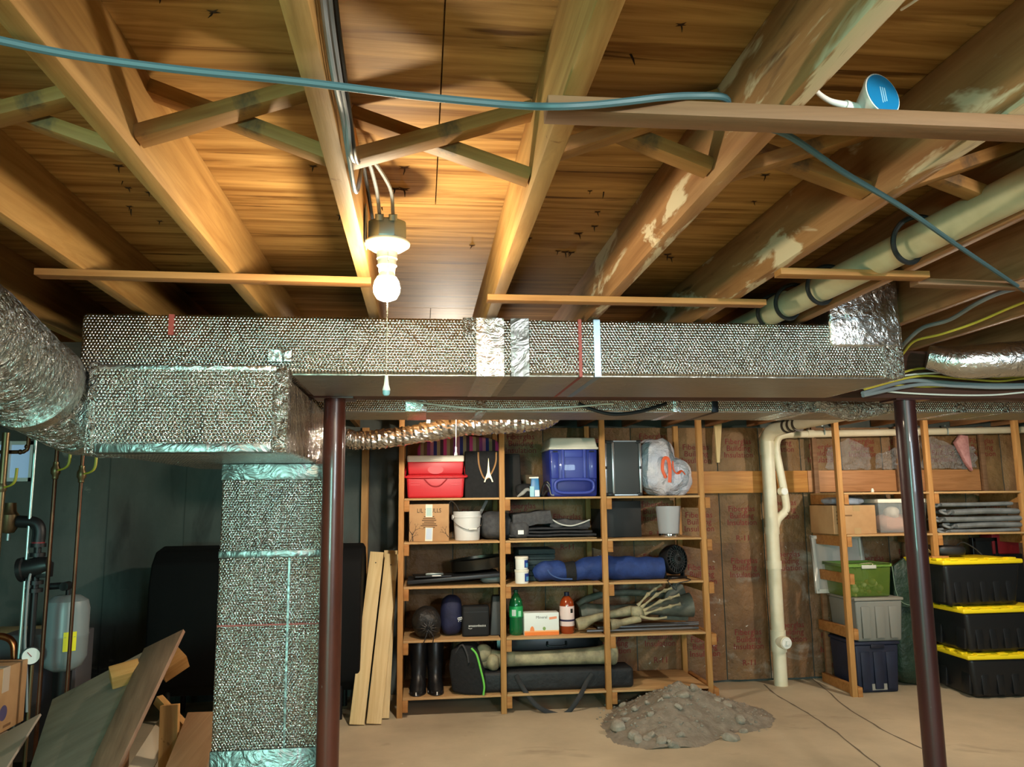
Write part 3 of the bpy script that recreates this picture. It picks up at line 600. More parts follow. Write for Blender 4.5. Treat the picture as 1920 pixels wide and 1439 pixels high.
O('air_separator', MB().lathe([(.001,-.08),(.03,-.075),(.045,-.05),(.05,.03),(.035,.05),(.03,.1),(.001,.1)],20,Matrix.Translation((-.17,0,p.z+.28))), BRASS, t); O('drain_cock', MB().cyl((-.17,0,p.z+.16),(-.17,0,p.z+.2),.012), GALV, t)
O('cord', MB().tube([(.0,-.055,p.z-.01),(-.005,-.07,p.z-.1),(0,-.07,p.z-.4),(.02,-.06,p.z-.6),(.03,-.05,p.z-.8)], .007, 8, 5), CABLE_GREY, t)
# boiler jacket
a, c = aY(86,1205,5.35), aY(140,1205,5.35)
t = thing('boiler', 'grey steel boiler cabinet behind the copper pipes', 'boiler', (c.x-.24, 5.72, 0))
O('jacket', MB().box(-.25,.22,-.27,-.02,.04,.80), plain('boiler_grey',(92,92,96),.45,metal=.3), t, bev=.008); O('side_panel', MB().box(.02,.19,-.275,-.268,.10,.74), plain('boiler_dark',(58,62,70),.5), t)
O('latch', MB().box(.15,.18,-.282,-.274,.42,.45), plain('latch_pale',(150,150,140),.5), t); O('foot', MB().box(-.22,.2,-.25,-.04,0,.045), IRON, t)
# gauge, copper elbow
p = aY(58,1230,5.0); t = thing('pressure_gauge', 'round white-faced pressure gauge on the boiler piping', 'gauge', tuple(p))
Mg = Matrix.Rotation(R(25),4,'Z')@Matrix.Rotation(R(90),4,'X')
O('case', MB().lathe([(.001,-.02),(.05,-.02),(.052,.015),(.046,.018),(.001,.016)],28,Mg), BLACKP, t); O('dial', MB().lathe([(.001,.0165),(.045,.0165),(.045,.0185),(.001,.0185)],28,Mg), WHITE, t)
O('needle', MB().box(-.002,.002,-.005,.03,.019,.0205,Mg@Matrix.Rotation(R(40),4,'Z')), plain('needle_red',(150,40,36),.5), t); O('stem', MB().cyl((0,.02,-.05),(0,.02,-p.z+.04),.012), BRASS, t)
b0 = aY(0,1195,4.8); T('copper_elbow', MB().tube([aY(x,y,5.12) for x,y in ((-40,1192),(5,1194),(24,1206),(27,1235),(27,1300))], .02, 16, 5), plain('copper_bright',(176,104,64),.28,metal=.95), 'bright copper elbow above the cardboard box by the boiler', 'pipe')
p = aY(40,1168,6.0); t = thing('storage_bin', 'pale yellow plastic bin standing behind the boiler pipes', 'bin', (p.x-.1, 6.1, 0)); BEI = plain('bin_beige',(170,160,112),.5)
O('tub', MB().taper(.25,.18,.29,.21,.45,.72), BEI, t, bev=.015); O('rim', MB().box(-.305,.305,-.225,.225,.70,.735), BEI, t, bev=.008)
O('stand', MB().box(-.26,.26,-.2,.2,0,.449), plain('crate_dark',(60,58,56),.7), t, bev=.005)
# black oil tank along the back wall
a, c = aY(277,1100,6.2), aY(677,1100,6.2); L = c.x-a.x
t = thing('oil_tank', 'large matt black steel oil tank standing behind the foil riser duct', 'tank', ((a.x+c.x)/2, 6.5, 0)); BLK = mat('tank_black', (8,8,9), .8, 0, (12,12,13), (3,3,3), spec=.2)
prof = [(-.30,.42),(-.30,1.0),(-.26,1.16),(-.17,1.25),(0,1.28),(.17,1.25),(.26,1.16),(.30,1.0),(.30,.42),(.26,.28),(.17,.2),(0,.17),(-.17,.2),(-.26,.28)]
m = MB(); n = len(prof); m.add([(-L/2,y,z) for y,z in prof]+[(L/2,y,z) for y,z in prof], [tuple(range(n)),tuple(range(2*n-1,n-1,-1))]+[(i,(i+1)%n,n+(i+1)%n,n+i) for i in range(n)])
O('shell', m, BLK, t, bev=.02, seg=3)
for sx in (-1,1):
    for sy in (-.2,.2): O('leg', MB().cyl((sx*(L/2-.15),sy,0),(sx*(L/2-.15),sy,.25),.02), IRON, t)
O('filler_cap', MB().cyl((-.3,0,1.27),(-.3,0,1.32),.03), IRON, t); O('vent_pipe', MB().cyl((.55,0,1.27),(.55,0,1.36),.02), IRON, t)
# ================================================================ scrap heap by the boiler
def slab(name, c4, th, mt, label, cat, group=None, bev=.002):
    c4 = [Vector(c) for c in c4]; o = c4[0]; x = (c4[1]-c4[0]).normalized(); n = x.cross(c4[3]-c4[0]).normalized(); y = n.cross(x)
    if n.z < 0: n = -n
    M = Matrix(((y.x,x.x,n.x,o.x),(y.y,x.y,n.y,o.y),(y.z,x.z,n.z,o.z),(0,0,0,1)))
    if M.to_3x3().determinant() < 0: M = Matrix(((x.x,y.x,n.x,o.x),(x.y,y.y,n.y,o.y),(x.z,y.z,n.z,o.z),(0,0,0,1)))
    Mi = M.inverted(); q = [Mi@c for c in c4]
    m = MB().add([(p.x,p.y,0) for p in q]+[(p.x,p.y,-th) for p in q], [(0,1,2,3),(7,6,5,4),(0,4,5,1),(1,5,6,2),(2,6,7,3),(3,7,4,0)])
    return tag(O(name, m, mt, M=M, bev=bev), label, cat, group)
def ext(a, b, z):                              # carry the line a->b on to height z
    a, b = Vector(a), Vector(b); s = (z-a.z)/(b.z-a.z); return a+(b-a)*s
A, B, C_, D_ = aY(272,1221,4.60), aY(98,1312,4.70), aY(8,1439,4.00), aY(170,1439,3.88)
slab('plywood_offcut', [A, B, ext(B, C_, .03), ext(A, D_, .03)], .014, W_GREYP, 'wide grey plywood offcut leaning by the foil riser', 'board')
A, B, C_, D_ = aY(270,1216,4.52), aY(344,1180,4.50), aY(244,1439,3.77), aY(168,1439,3.80)
slab('plank', [A, B, ext(B, C_, .03), ext(A, D_, .03)], .02, W_BRN, 'narrow brown plank lying on top of the grey plywood offcut', 'plank')
def offcut(a, b, Ya, Yb, w, h, mt, lb, up=(0,0,1)):
    p, q = aY(*a, Ya), aY(*b, Yb)
    t = T('wood_offcut', bar_mb((q-p).length, w, h), mt, lb, 'wood', group='wood offcuts in the scrap heap', M=frame(p, q, up), bev=.002); return t
offcut((207,1272), (262,1256), 4.36, 4.42, .09, .075, W_SCRAP, 'short pale wood block resting against the brown plank', up=(.3,-.5,1))
offcut((300,1262), (345,1232), 4.68, 4.75, .09, .09, W_SCRAP, 'wood block with green edge behind the brown plank top', up=(.2,-.6,1))
offcut((319,1322), (308,1700), 4.45, 4.35, .09, .04, W_SCRAP, 'upright stained timber stub standing in the scrap heap', up=(0,-1,0))
offcut((296,1312), (350,1370), 4.75, 4.62, .04, .05, W_SCRAP, 'thin pale stick crossing behind the timber stub')
A, B, C_, D_ = aY(352,1336,4.60), aY(416,1334,4.56), aY(385,1439,4.05), aY(310,1439,4.10)
slab('weathered_board', [A, B, ext(B,C_,.03), ext(A,D_,.03)], .02, W_PALE, 'weathered grained board with split end leaning near the foil riser', 'board')
A, B, C_, D_ = aY(300,1345,4.72), aY(330,1365,4.68), aY(283,1439,4.30), aY(240,1439,4.35)
slab('pale_board', [A, B, ext(B,C_,.02), ext(A,D_,.02)], .015, plain('board_pale',(176,160,136),.7), 'pale board offcut showing between brown plank and timber stub', 'board')
T('scrap_crate', MB().box(-1.78,-1.50,4.40,4.54,.0,.50), W_OLD, 'low wooden crate propping up the leaning boards', 'crate', bev=.004)
# cardboard box on a wrapped bundle, far left
p = aY(53,1236,4.98); zb = aY(50,1352,4.98).z; hb = p.z-zb
t = thing('cardboard_box', 'taped brown cardboard box standing left of the copper pipes', 'box', (p.x-.19, 4.77, zb))
O('carton', MB().box(-.19,.19,-.21,.21,0,hb), CARD, t, bev=.004); O('tape', MB().box(-.19,.1915,-.06,.01,hb*.62,hb+.0015), plain('tape_clear',(200,184,164),.2), t)
O('printed_mark', MB().lathe([(.001,0),(.04,0),(.04,.001),(.001,.001)],24,Matrix.Translation((.1905,-.03,hb*.3))@Matrix.Rotation(R(90),4,'Y')), plain('print_violet',(86,80,116),.6), t)
O('printed_panel', MB().box(.19,.191,-.02,.06,hb*.06,hb*.10), plain('print_brown',(120,88,60),.7), t)
T('paper_bundle', MB().blob(.22,.18,zb/2-.002,.35,.05,5,3,nu=36,nv=12), plain('builder_paper',(150,136,118),.8), 'wrapped builder paper bundle under the cardboard box', 'paper', loc=(p.x-.21,4.75,0))
A, B, C_, D_ = aY(76,1338,4.52), aY(-30,1396,4.50), aY(-110,1500,4.05), aY(12,1439,4.05)
slab('drywall_offcut', [A, B, ext(B,C_,.02), ext(A,D_,.02)], .012, plain('panel_pale',(178,164,148),.6), 'pale thin drywall offcut leaning below the taped cardboard box', 'board')
# ================================================================ wooden shelving
ZT = [1.625, 1.29, .953, .556, .142]
PX = [-.155, .632, 1.448, 2.262]; SY0, SY1 = 6.25, 6.90
su = thing('shelving_unit', 'three-bay homemade wooden shelving unit full of camping gear and props', 'shelves', (1.05, 6.55, 0))
ox, oy = -1.05, -6.55
for x in PX:
    for y in (SY0, SY1-.045): O('post', MB().box(x+ox-.021, x+ox+.021, y+oy, y+oy+.045, 0, 2.244), W_SHELF, su, bev=.0015)
    for z in ZT: O('cleat', MB().box(x+ox+.0215, x+ox+.062, SY0+oy-.006, SY1+oy, z-.102, z-.0165), W_STRAP, su, bev=.0015)
for i in range(3):
    for z in ZT: O('shelf_board', MB().box(PX[i]+ox+.023, PX[i+1]+ox-.023, SY0+oy-.004, SY1+oy, z-.016, z), W_BOARD, su, bev=.0015)
def sp(pl, pr_, py, Y): a, b = aY(pl, py, Y).x, aY(pr_, py, Y).x; return (a+b)/2, b-a
def hz(px, py, Y, z): return aY(px, py, Y).z-z
# ---- top shelf
Y = 6.31; z = ZT[0]; xc, w = sp(761, 872, 900, Y); h = hz(815, 854, Y, z)
t = thing('drinks_cooler', 'red picnic cooler with white lid on the top shelf', 'cooler', (xc, Y+.16, z+.001)); W2 = w/2
O('body', MB().taper(W2*.94, .14, W2*.99, .15, 0, h*.55), RED, t, bev=.02, seg=4); O('upper_body', MB().taper(W2*.92, .137, W2*.96, .145, h*.55, h*.85), RED, t, bev=.012, seg=3)
O('lid', MB().box(-W2*.97, W2*.97, -.148, .148, h*.84, h*.995), CREAM, t, bev=.012, seg=3); O('lid_notch', MB().box(-.045, .045, -.151, -.14, h*.87, h*.92), CREAM, t, bev=.003)
O('carry_handle', MB().tube([(-W2,0,h*.75),(-W2-.008,-.08,h*.55),(-W2*.97,-.158,h*.49),(0,-.166,h*.485),(W2*.97,-.158,h*.49),(W2+.008,-.08,h*.55),(W2,0,h*.75)], .009, 10, 6), RED, t)
O('logo_oval', MB().lathe([(.001,0),(.062,0),(.062,.004),(.001,.004)],28,Matrix.Translation((0,-.138,h*.66))@Matrix.Scale(.55,4,(0,0,1))@Matrix.Rotation(R(90),4,'X')), plain('red_emboss',(210,70,76),.5), t)
O('body_groove', MB().tube([(-.09,-.149,h*.44),(-.04,-.149,h*.30),(0,-.149,h*.27),(.04,-.149,h*.30),(.09,-.149,h*.44)], .005, 8, 5), plain('red_dark',(150,26,34),.5), t)
for sx in (-1,1):
    for q in (.3,.36,.42): O('rib', MB().box(sx*.16-.035,sx*.16+.035,-.1505,-.145,h*q,h*q+.005), RED, t)
# striped blanket
def stripes(name, cols, freq):
    m = bpy.data.materials.new(name); m.use_nodes = True; N, L = m.node_tree.nodes, m.node_tree.links
    tc = N.new('ShaderNodeTexCoord'); sx = N.new('ShaderNodeSeparateXYZ'); L.new(tc.outputs['Object'], sx.inputs[0])
    mu = N.new('ShaderNodeMath'); mu.operation = 'MULTIPLY'; mu.inputs[1].default_value = freq; L.new(sx.outputs[0], mu.inputs[0])
    fr_ = N.new('ShaderNodeMath'); fr_.operation = 'FRACT'; L.new(mu.outputs[0], fr_.inputs[0])
    r = N.new('ShaderNodeValToRGB'); r.color_ramp.interpolation = 'CONSTANT'; L.new(fr_.outputs[0], r.inputs[0])
    el = r.color_ramp.elements
    for i, c in enumerate(cols):
        e = el[i] if i < 2 else el.new(i/len(cols)); e.position = i/len(cols); e.color = lin(c)
    L.new(r.outputs[0], N['Principled BSDF'].inputs['Base Color']); N['Principled BSDF'].inputs['Roughness'].default_value = .9
    return m
STR = stripes('blanket_stripes', [(40,46,110),(150,134,104),(60,40,54),(188,60,120),(150,134,104),(96,74,52),(120,50,110),(170,110,130)], 4.6)
xc, w = sp(782, 940, 850, 6.66); T('striped_blanket', MB().blob(w/2, .10, hz(860,816,6.64,z)/2, .28, .03, 5, 2, dz=lambda p: -.12*abs(p.x)*(p.z > 0)), STR, 'striped pink and purple blanket bundled behind the red cooler', 'blanket', loc=(xc, 6.70, z))
# tote bag with tower charm
xc, w = sp(872, 948, 900, 6.36); h = hz(900, 846, 6.36, z)
t = thing('tote_bag', 'black tote bag with tan handles and a metal tower emblem', 'bag', (xc, 6.42, z+.001)); O('bag_body', MB().taper(w/2, .06, w/2*.98, .04, 0, h), BLACKF, t, bev=.006)
O('handle', MB().tube([(-.055,-.047,h-.01),(-.05,-.052,h*.72),(-.02,-.056,h*.46),(.015,-.056,h*.41),(.055,-.055,h*.55),(.085,-.05,h*.75),(.09,-.046,h-.01)], .0085, 8, 6, sx=.4), plain('tan_strap',(166,122,76),.6), t)
ef = [(-.042,0),(-.03,0),(-.022,.022),(-.009,.034),(.009,.034),(.022,.022),(.03,0),(.042,0),(.022,.05),(.012,.075),(.006,.13),(.0015,.19),(-.0015,.19),(-.006,.13),(-.012,.075),(-.022,.05)]
O('tower_emblem', MB().prism([(x*.9+.025, zz+h*.33) for x, zz in ef], -.068, -.062), plain('emblem_gold',(226,214,170),.35,metal=.3), t)
T('dark_satchel', MB().taper(.10,.07,.09,.05,0,.36), plain('satchel_dark',(40,36,34),.85), 'soft dark satchel tucked behind the shelf post beside the tote', 'bag', loc=(.725, 6.6, z+.001), bev=.015)
# sports clutter left of the blue cooler
t = thing('sports_shoe', 'black and grey sports shoe lying by the blue cooler', 'shoe', (aY(985,925,6.36).x, 6.38, z+.001), R(20))
O('upper', MB().blob(.085,.045,.055,.75,.08,12,4), BLACKF, t); O('sole', MB().tube([(-.085,-.03,.004),(-.05,-.05,.03),(-.01,-.05,.06),(.03,-.045,.05)], [.006,.016,.014,.01], 8, 5), plain('sole_grey',(150,150,146),.6), t)
t = thing('blue_package', 'upright blue packet with white label between shoe and cooler', 'packet', (aY(1004,915,6.33).x, 6.35, z+.001), R(-12))
O('sleeve', MB().taper(.04,.03,.03,.022,0,.15), plain('packet_blue',(44,116,170),.4), t, bev=.006); O('packet_label', MB().box(0,.036,-.0325,-.028,.005,.055), WHITE, t); O('pale_stripe', MB().box(-.04,-.006,-.0325,-.028,.004,.085), plain('packet_pale',(150,196,210),.4), t)
O('packet_rim', MB().box(-.045,.03,-.024,-.016,.148,.16), CREAM, t)
t = thing('strap_tangle', 'tangle of black straps and buckles in front of the blue cooler', 'straps', (aY(1027,925,6.34).x, 6.36, z+.001))
O('strap', MB().tube([(-.05,0,.01),(-.03,.02,.09),(.0,.0,.12),(.03,-.01,.07),(.05,.0,.012)], .009, 8, 6, sx=.5).tube([(-.04,-.02,.008),(.0,-.03,.05),(.05,.01,.008)], .008, 8, 6), BLACKP, t); O('buckle', MB().tube([(-.01,-.03,.1),(.01,-.035,.07),(.025,-.03,.02),(.05,-.03,.012)], .006, 8, 5), plain('buckle_grey',(140,142,140),.4,metal=.6), t)
T('flat_carton', MB().box(-.16,.16,-.02,.02,0,.19), plain('carton_dark',(96,76,54),.8), 'flat brown carton standing at the back by the blue cooler', 'box', loc=(aY(1000,905,6.72).x, 6.74, z+.001), bev=.002)
# blue cooler
Y = 6.30; xc, w = sp(1031, 1122, 880, Y); h = hz(1070, 820, Y, z); W2 = w/2
t = thing('wheeled_cooler', 'tall blue cooler box with cream lid on the top shelf', 'cooler', (xc, Y+.23, z+.001))
O('body', MB().taper(W2*.95,.20,W2*1.0,.215,0,h*.80), BLUE, t, bev=.02, seg=4); O('lid', MB().taper(W2*1.02,.225,W2*.93,.2,h*.80,h*.995), CREAM, t, bev=.015, seg=3); O('lid_lip', MB().box(-W2*1.03,W2*1.03,-.229,.229,h*.79,h*.83), CREAM, t, bev=.006)
for sx in (-1,1): O('side_panel', MB().box(sx*.155-.032,sx*.155+.032,-.222,-.2,h*.30,h*.74), BLUE, t, bev=.008); O('rail', MB().box(sx*.088-.011,sx*.088+.011,-.228,-.2,h*.28,h*.79), BLUEL, t, bev=.005)
O('panel', MB().box(-.076,.076,-.218,-.2,h*.66,h*.78), BLUEL, t, bev=.004)
pts = []; 
for q in range(25):
    a = 2*math.pi*q/24; pts.append((W2*.80*math.copysign(abs(math.cos(a))**.45,math.cos(a)), -.226, h*.175+h*.115*math.copysign(abs(math.sin(a))**.7,math.sin(a))))
O('pull_handle', MB().tube(pts, .013, 10, 1), BLUEL, t); O('handle_well', MB().box(-W2*.7,W2*.7,-.213,-.2,h*.07,h*.28), plain('blue_deep',(28,38,112),.5), t, bev=.01)
for sx in (-1,1): O('hinge_slot', MB().box(sx*.15-.02,sx*.15+.02,-.2185,-.2,h*.745,h*.77), plain('slot_black',(16,18,40),.6), t)
# aluminium-edged case
Y = 6.33; xc, w = sp(1133, 1203, 880, Y); h = hz(1165, 826, Y, z)
t = thing('hard_case', 'black hard case with silver aluminium edges on the top shelf', 'case', (xc, Y+.2, z+.001)); ALU = plain('aluminium',(176,178,178),.3,metal=.9)
O('shell', MB().box(-w/2,w/2,-.2,.2,.004,h-.004), plain('case_panel',(52,56,58),.55), t, bev=.004)
for x in (-w/2+.012, -w/2+.075, w/2-.01): O('edge_profile', MB().box(x-.009,x+.009,-.206,-.198,.02,h-.02), ALU, t, bev=.002)
for x in (-w/2+.012, -w/2+.05, w/2-.02):
    for zz in (.014, h-.014): O('corner', MB().box(x-.02,x+.02,-.208,-.19,zz-.014,zz+.014), BLACKP, t, bev=.005)
O('edge_profile', MB().box(-w/2+.08,w/2-.02,-.206,-.198,.004,.014), ALU, t); O('edge_profile', MB().box(-w/2+.08,w/2-.02,-.206,-.198,h-.014,h-.004), ALU, t)
O('latch', MB().box(w/2-.018,w/2-.002,-.212,-.2,h*.48,h*.53), BLACKP, t, bev=.003); O('latch', MB().box(-w/2+.002,-w/2+.022,-.212,-.2,h*.48,h*.53), BLACKP, t, bev=.003)
# white bag with orange ties
xc, w = sp(1200, 1303, 890, 6.36); h = hz(1240, 820, 6.36, z)
t = thing('plastic_bag', 'bulging white plastic bag with orange drawstrings on the top shelf', 'bag', (xc+.015, 6.55, z+.001))
O('sack', MB().blob(w*.36,.19,h*.5,.8,.14,7,5,nu=44,nv=28,M=Matrix.Translation((-w*.14,0,0))).blob(w*.34,.18,h*.33,.85,.14,8,8,nu=44,nv=28,M=Matrix.Translation((w*.16,-.02,0))), BAGW, t)
O('drawstring', MB().tube([(-.03,-.19,h*.30),(-.06,-.20,h*.45),(-.045,-.2,h*.62),(-.01,-.2,h*.62),(.0,-.21,h*.45),(-.005,-.205,h*.22)], .005, 6, 6, sx=3.2), ORANGE, t)
O('drawstring', MB().tube([(.03,-.2,h*.58),(.03,-.21,h*.44),(.06,-.21,h*.37),(.10,-.2,h*.42),(.13,-.19,h*.36)], .006, 6, 6, sx=3.2), ORANGE, t)
# ---- second shelf
z = ZT[1]; Y = 6.31; xc, w = sp(767, 842, 980, Y); h = hz(805, 946, Y, z)
t = thing('printed_carton', 'brown carton with black print and two white labels on the second shelf', 'box', (xc, Y+.15, z+.001)); O('carton', MB().box(-w/2,w/2,-.15,.15,0,h), CARD, t, bev=.003)
text('printed_title', "LIL SKULLS", .047, INK, t, (0,-.1506,h*.82), sx=.85)
for q, ww in enumerate((.8,.8,.8,.8,.9,.9,.9)):
    O('printed_line', MB().box(-.05*ww*(1+q%3*.2),.05*ww*(1+q%3*.2),-.1507,-.149,h*(.66-.048*q)-.0035,h*(.66-.048*q)+.0035), plain('ink_soft',(96,70,46),.8), t)
O('paper_label', MB().box(-.028,.026,-.1525,-.15,h*.65,h*.99), plain('label_cream',(226,226,206),.6), t); O('label_print', MB().box(-.022,.020,-.1535,-.152,h*.68,h*.90), plain('label_teal',(176,206,198),.6), t)
O('paper_label', MB().box(-.032,.026,-.1525,-.15,h*.01,h*.37), plain('label_cream',(226,226,206),.6), t, rot=(0,R(2),0)); O('label_print', MB().box(-.026,.020,-.1535,-.152,h*.05,h*.35), plain('label_blue',(190,208,226),.6), t, rot=(0,R(2),0))
m = MB(); rb = random.Random(5)
def branch(p, a, L, r, d):
    q = (p[0]+L*math.cos(a), p[1]+L*math.sin(a)); n_ = (-math.sin(a)*r, math.cos(a)*r)
    q = (max(-w/2+.003, min(w/2-.003, q[0])), max(.004, q[1]))
    m.add([(p[0]+n_[0],-.1507,p[1]+n_[1]),(p[0]-n_[0],-.1507,p[1]-n_[1]),(q[0]-n_[0]*.5,-.1507,q[1]-n_[1]*.5),(q[0]+n_[0]*.5,-.1507,q[1]+n_[1]*.5)], [(0,1,2,3)])
    if d:
        for s_ in (-1,1): branch(q, a+s_*rb.uniform(.3,.7), L*rb.uniform(.6,.85), r*.65, d-1)
branch((-w/2+.03,.004), 1.6, .05, .004, 4); branch((-w/2+.012,.004), 1.2, .03, .003, 3); branch((w/2-.004,.03), 2.2, .035, .003, 3)
O('printed_tree', m, INK, t)
# bucket with tools
Y = 6.33; xc, w = sp(850, 905, 990, Y); h = hz(877, 960, Y, z); r = w/2
t = thing('bucket', 'white plastic bucket with wire handle on the second shelf', 'bucket', (xc, Y+r, z+.001)); BW_ = plain('bucket_white',(218,218,216),.38)
O('pail', MB().lathe([(.001,0),(r*.84,0),(r*.86,.006),(r*.95,h*.78),(r,h*.79),(r,h*.86),(r*.96,h*.87),(r*.985,h),(r*.94,h),(r*.80,.012),(.001,.012)],36), BW_, t)
O('wire_bail', MB().tube([(-r,0,h*.80),(-r*.9,-r*.6,h*.62),(-r*.3,-r*1.02,h*.42),(r*.3,-r*1.04,h*.36),(r*.9,-r*.55,h*.5),(r*1.04,-.02,h*.72),(r,0,h*.80)], .0025, 6, 6), plain('wire_steel',(140,140,140),.3,metal=.9), t)
O('grip', MB().cyl((r*.05,-r*1.05,h*.385),(r*.6,-r*.88,h*.40),.008), WHITE, t); O('ear', MB().cyl((-r*.98,-.01,h*.8),(-r*1.05,-.012,h*.8),.02), BW_, t)
T('bent_rod', MB().tube([(-.02,0,.03),(-.05,-.02,.18),(-.085,-.06,.27),(-.125,-.09,.31),(-.145,-.09,.30),(-.155,-.085,.25)], .005, 8, 6), plain('rod_steel',(130,126,122),.35,metal=.8), 'bent steel rod standing in the white bucket', 'rod', loc=(xc, Y+r, z+.0))
T('scraper', MB().box(-.012,.012,-.003,.003,0,.30), plain('scraper_grey',(84,84,82),.5), 'flat grey scraper handle standing in the white bucket', 'tool', loc=(xc+.02, Y+r, z+.05), rot=(0,R(28),0), bev=.001)
xc, w = sp(903, 965, 990, 6.36); T('grey_duffel', MB().blob(w/2,.2,.11,.6,.12,7,6), GREYF, 'puffy dark grey bag wedged behind the shelf post near the bucket', 'bag', loc=(xc, 6.56, z))
# folded cushions and mats (middle bay)
def folded(x0, x1, z0, z1, y0, y1, tilt, mt, lb, seed, name='folded_cushion', cat='cushion', amp=.012):
    L = x1-x0; th = z1-z0
    m = MB().sheet(24, 8, lambda u,v: (x0+u*L, y0+v*(y1-y0), z0+th+tilt*u+amp*noise.noise(Vector((u*4+seed,v*2,seed)))), th)
    return T(name, m, mt, lb, cat, bev=.004)
xa_, xb_ = aY(955,1000,6.3).x, aY(1118,1000,6.3).x
MATD = mat('mat_dark',(44,44,48),.85,0,(36,36,40),(20,20,20))
folded(xa_, xb_, z+.004, z+.014, 6.27, 6.85, 0, plain('board_tan',(150,124,90),.8), 'thin tan cardboard sheet under the folded mats', 1, 'cardboard_sheet', 'cardboard', .002)
for q in range(3):
    folded(xa_+.0+.03*q, xb_-.03*q, z+.026+.026*q, z+.042+.026*q, 6.29+.01*q, 6.8, .0, MATD, ['lowest dark folded mat on the second shelf', 'middle dark folded mat on the second shelf', 'uppermost dark folded mat on the second shelf'][q], 3+q, 'folded_mat', 'mat', .004)
folded(aY(962,980,6.3).x, aY(1032,980,6.3).x, z+.10, z+.20, 6.30, 6.75, .03, GREYF, 'grey quilted cushion folded on top of the dark mats', 11)
t = folded(aY(1034,975,6.32).x, aY(1106,975,6.32).x, z+.10, z+.155, 6.33, 6.75, -.01, GREYF, 'grey cushion with white piping on top of the dark mats', 17)
xx = [aY(p_,975,6.32).x for p_ in (1034,1050,1070,1090,1106)]
O('piping', MB().tube([(xx[0],6.325,z+.16),(xx[1],6.318,z+.12),(xx[2],6.316,z+.105),(xx[3],6.318,z+.125),(xx[4],6.325,z+.15)], .006, 8, 5), plain('piping_white',(196,196,190),.7), t)
t = T('grey_pillow', MB().blob(.075,.09,.065,.6,.1,9,21), GREYF, 'small grey pillow with a white care tag beside the shelf post', 'pillow', loc=(aY(961,1000,6.3).x+.06, 6.36, z+.016)); O('care_tag', MB().box(-.02,.025,-.094,-.088,.03,.062), WHITE, t)
# dark box and ice bucket (right bay)
xc, w = sp(1128, 1203, 975, 6.45); T('dark_box', MB().box(-w/2,w/2,-.2,.2,0,hz(1170,940,6.45,z)), plain('box_black',(20,22,24),.6), 'plain black box at the back of the second shelf', 'box', loc=(xc, 6.66, z+.001), bev=.006)
Y = 6.34; xc, w = sp(1238, 1284, 980, Y); h = hz(1260, 950, Y, z); r = w/2
t = thing('ice_bucket', 'frosted clear bucket with chrome base on the second shelf', 'bucket', (xc, Y+r, z+.001))
O('base_ring', MB().lathe([(.001,0),(r*.84,0),(r*.86,.012),(r*.84,.026),(.001,.026)],32), plain('chrome',(220,220,220),.08,metal=1), t)
O('vessel', MB().lathe([(.001,.027),(r*.82,.027),(r,h),(r*.95,h),(r*.78,.036),(.001,.036)],36), mat('frosted_clear',(196,198,204),.28,alpha=.55), t)
# ---- third shelf
z = ZT[2]
t = T('tabletop_sheet', MB().box(-.36,.36,-.2,.2,-.014,.014), plain('panel_black',(34,36,40),.4), 'glossy black flat sheet tilted under the round pan', 'sheet', loc=(aY(850,1085,6.45).x, 6.48, z+.052), rot=(0,R(-3.5),0), bev=.002)
t = thing('clipboard', 'black clipboard with metal clip lying on the tilted panel', 'clipboard', (aY(812,1078,6.36).x, 6.40, z+.068), R(6)); O('board', MB().box(-.15,.13,-.11,.11,.0,.008), BLACKP, t); O('clip', MB().box(-.07,.07,-.10,-.05,.009,.03), plain('clip_grey',(110,116,112),.35,metal=.8), t, bev=.004); O('paper_edge', MB().box(-.02,.05,-.114,-.108,.006,.013), WHITE, t)
xc, w = sp(848, 958, 1060, 6.4); t = thing('round_pan', 'shallow round dark metal pan tilted on the third shelf', 'pan', (xc, 6.62, z+.105)); t.rotation_euler = (R(0), R(-6), 0); r = w/2
O('rim', MB().lathe([(r*.99,0),(r,.004),(r,.076),(r*1.015,.082),(r*.97,.082),(r*.96,.01),(.001,.01),(.001,0)],44,cap=False), plain('pan_metal',(74,70,62),.32,metal=.8), t)
O('liner', MB().lathe([(.001,.045),(r*.7,.047),(r*.95,.06),(r*.95,.05),(.001,.03)],36), BLACKP, t)
T('clear_pouch', MB().blob(.10,.09,.035,.7,.2,10,3), mat('pouch_film',(120,128,128),.35,alpha=.8), 'crumpled clear plastic pouch under the round pan', 'pouch', loc=(aY(925,1090,6.4).x, 6.42, z))
def tub(x, y, z0, r, h, lb, g=None):
    t = thing('white_tub', lb, 'tub', (x, y, z0), R(18), 'pair of white tubs with blue labels')
    O('jar', MB().lathe([(.001,0),(r*.93,0),(r*.95,.004),(r*.98,h*.82),(.001,h*.82)],28), WHITE, t); O('lid', MB().lathe([(.001,h*.82),(r*1.02,h*.82),(r*1.04,h*.86),(r*1.04,h*.97),(r,h),(.001,h)],28), CREAM, t)
    O('tub_label', MB().sheet(10,1,lambda u,v:(r*.985*math.cos(-1.55+u*1.3),r*.985*math.sin(-1.55+u*1.3),h*(.15+.58*v)),.0012), plain('label_navy',(30,58,140),.45), t); O('label_print', MB().sheet(6,1,lambda u,v:(r*1.0*math.cos(-1.3+u*.9),r*1.0*math.sin(-1.3+u*.9),h*(.2+.3*v)),.0012), plain('label_sky',(90,160,206),.45), t)
xc, w = sp(966, 993, 1070, 6.30); h = hz(980, 1044, 6.33, z)
tub(xc, 6.345, z+.001, w/2*.96, h*.51, 'lower white tub with blue label on the third shelf'); tub(xc, 6.345, z+.002+h*.51, w/2*.9, h*.48, 'upper white tub with blue label stacked on another tub')
xa_, xb_ = aY(974,1050,6.45).x, aY(1040,1050,6.45).x; TEAL = mat('cloth_teal',(50,64,66),.9,0,(42,54,58),(20,20,20))
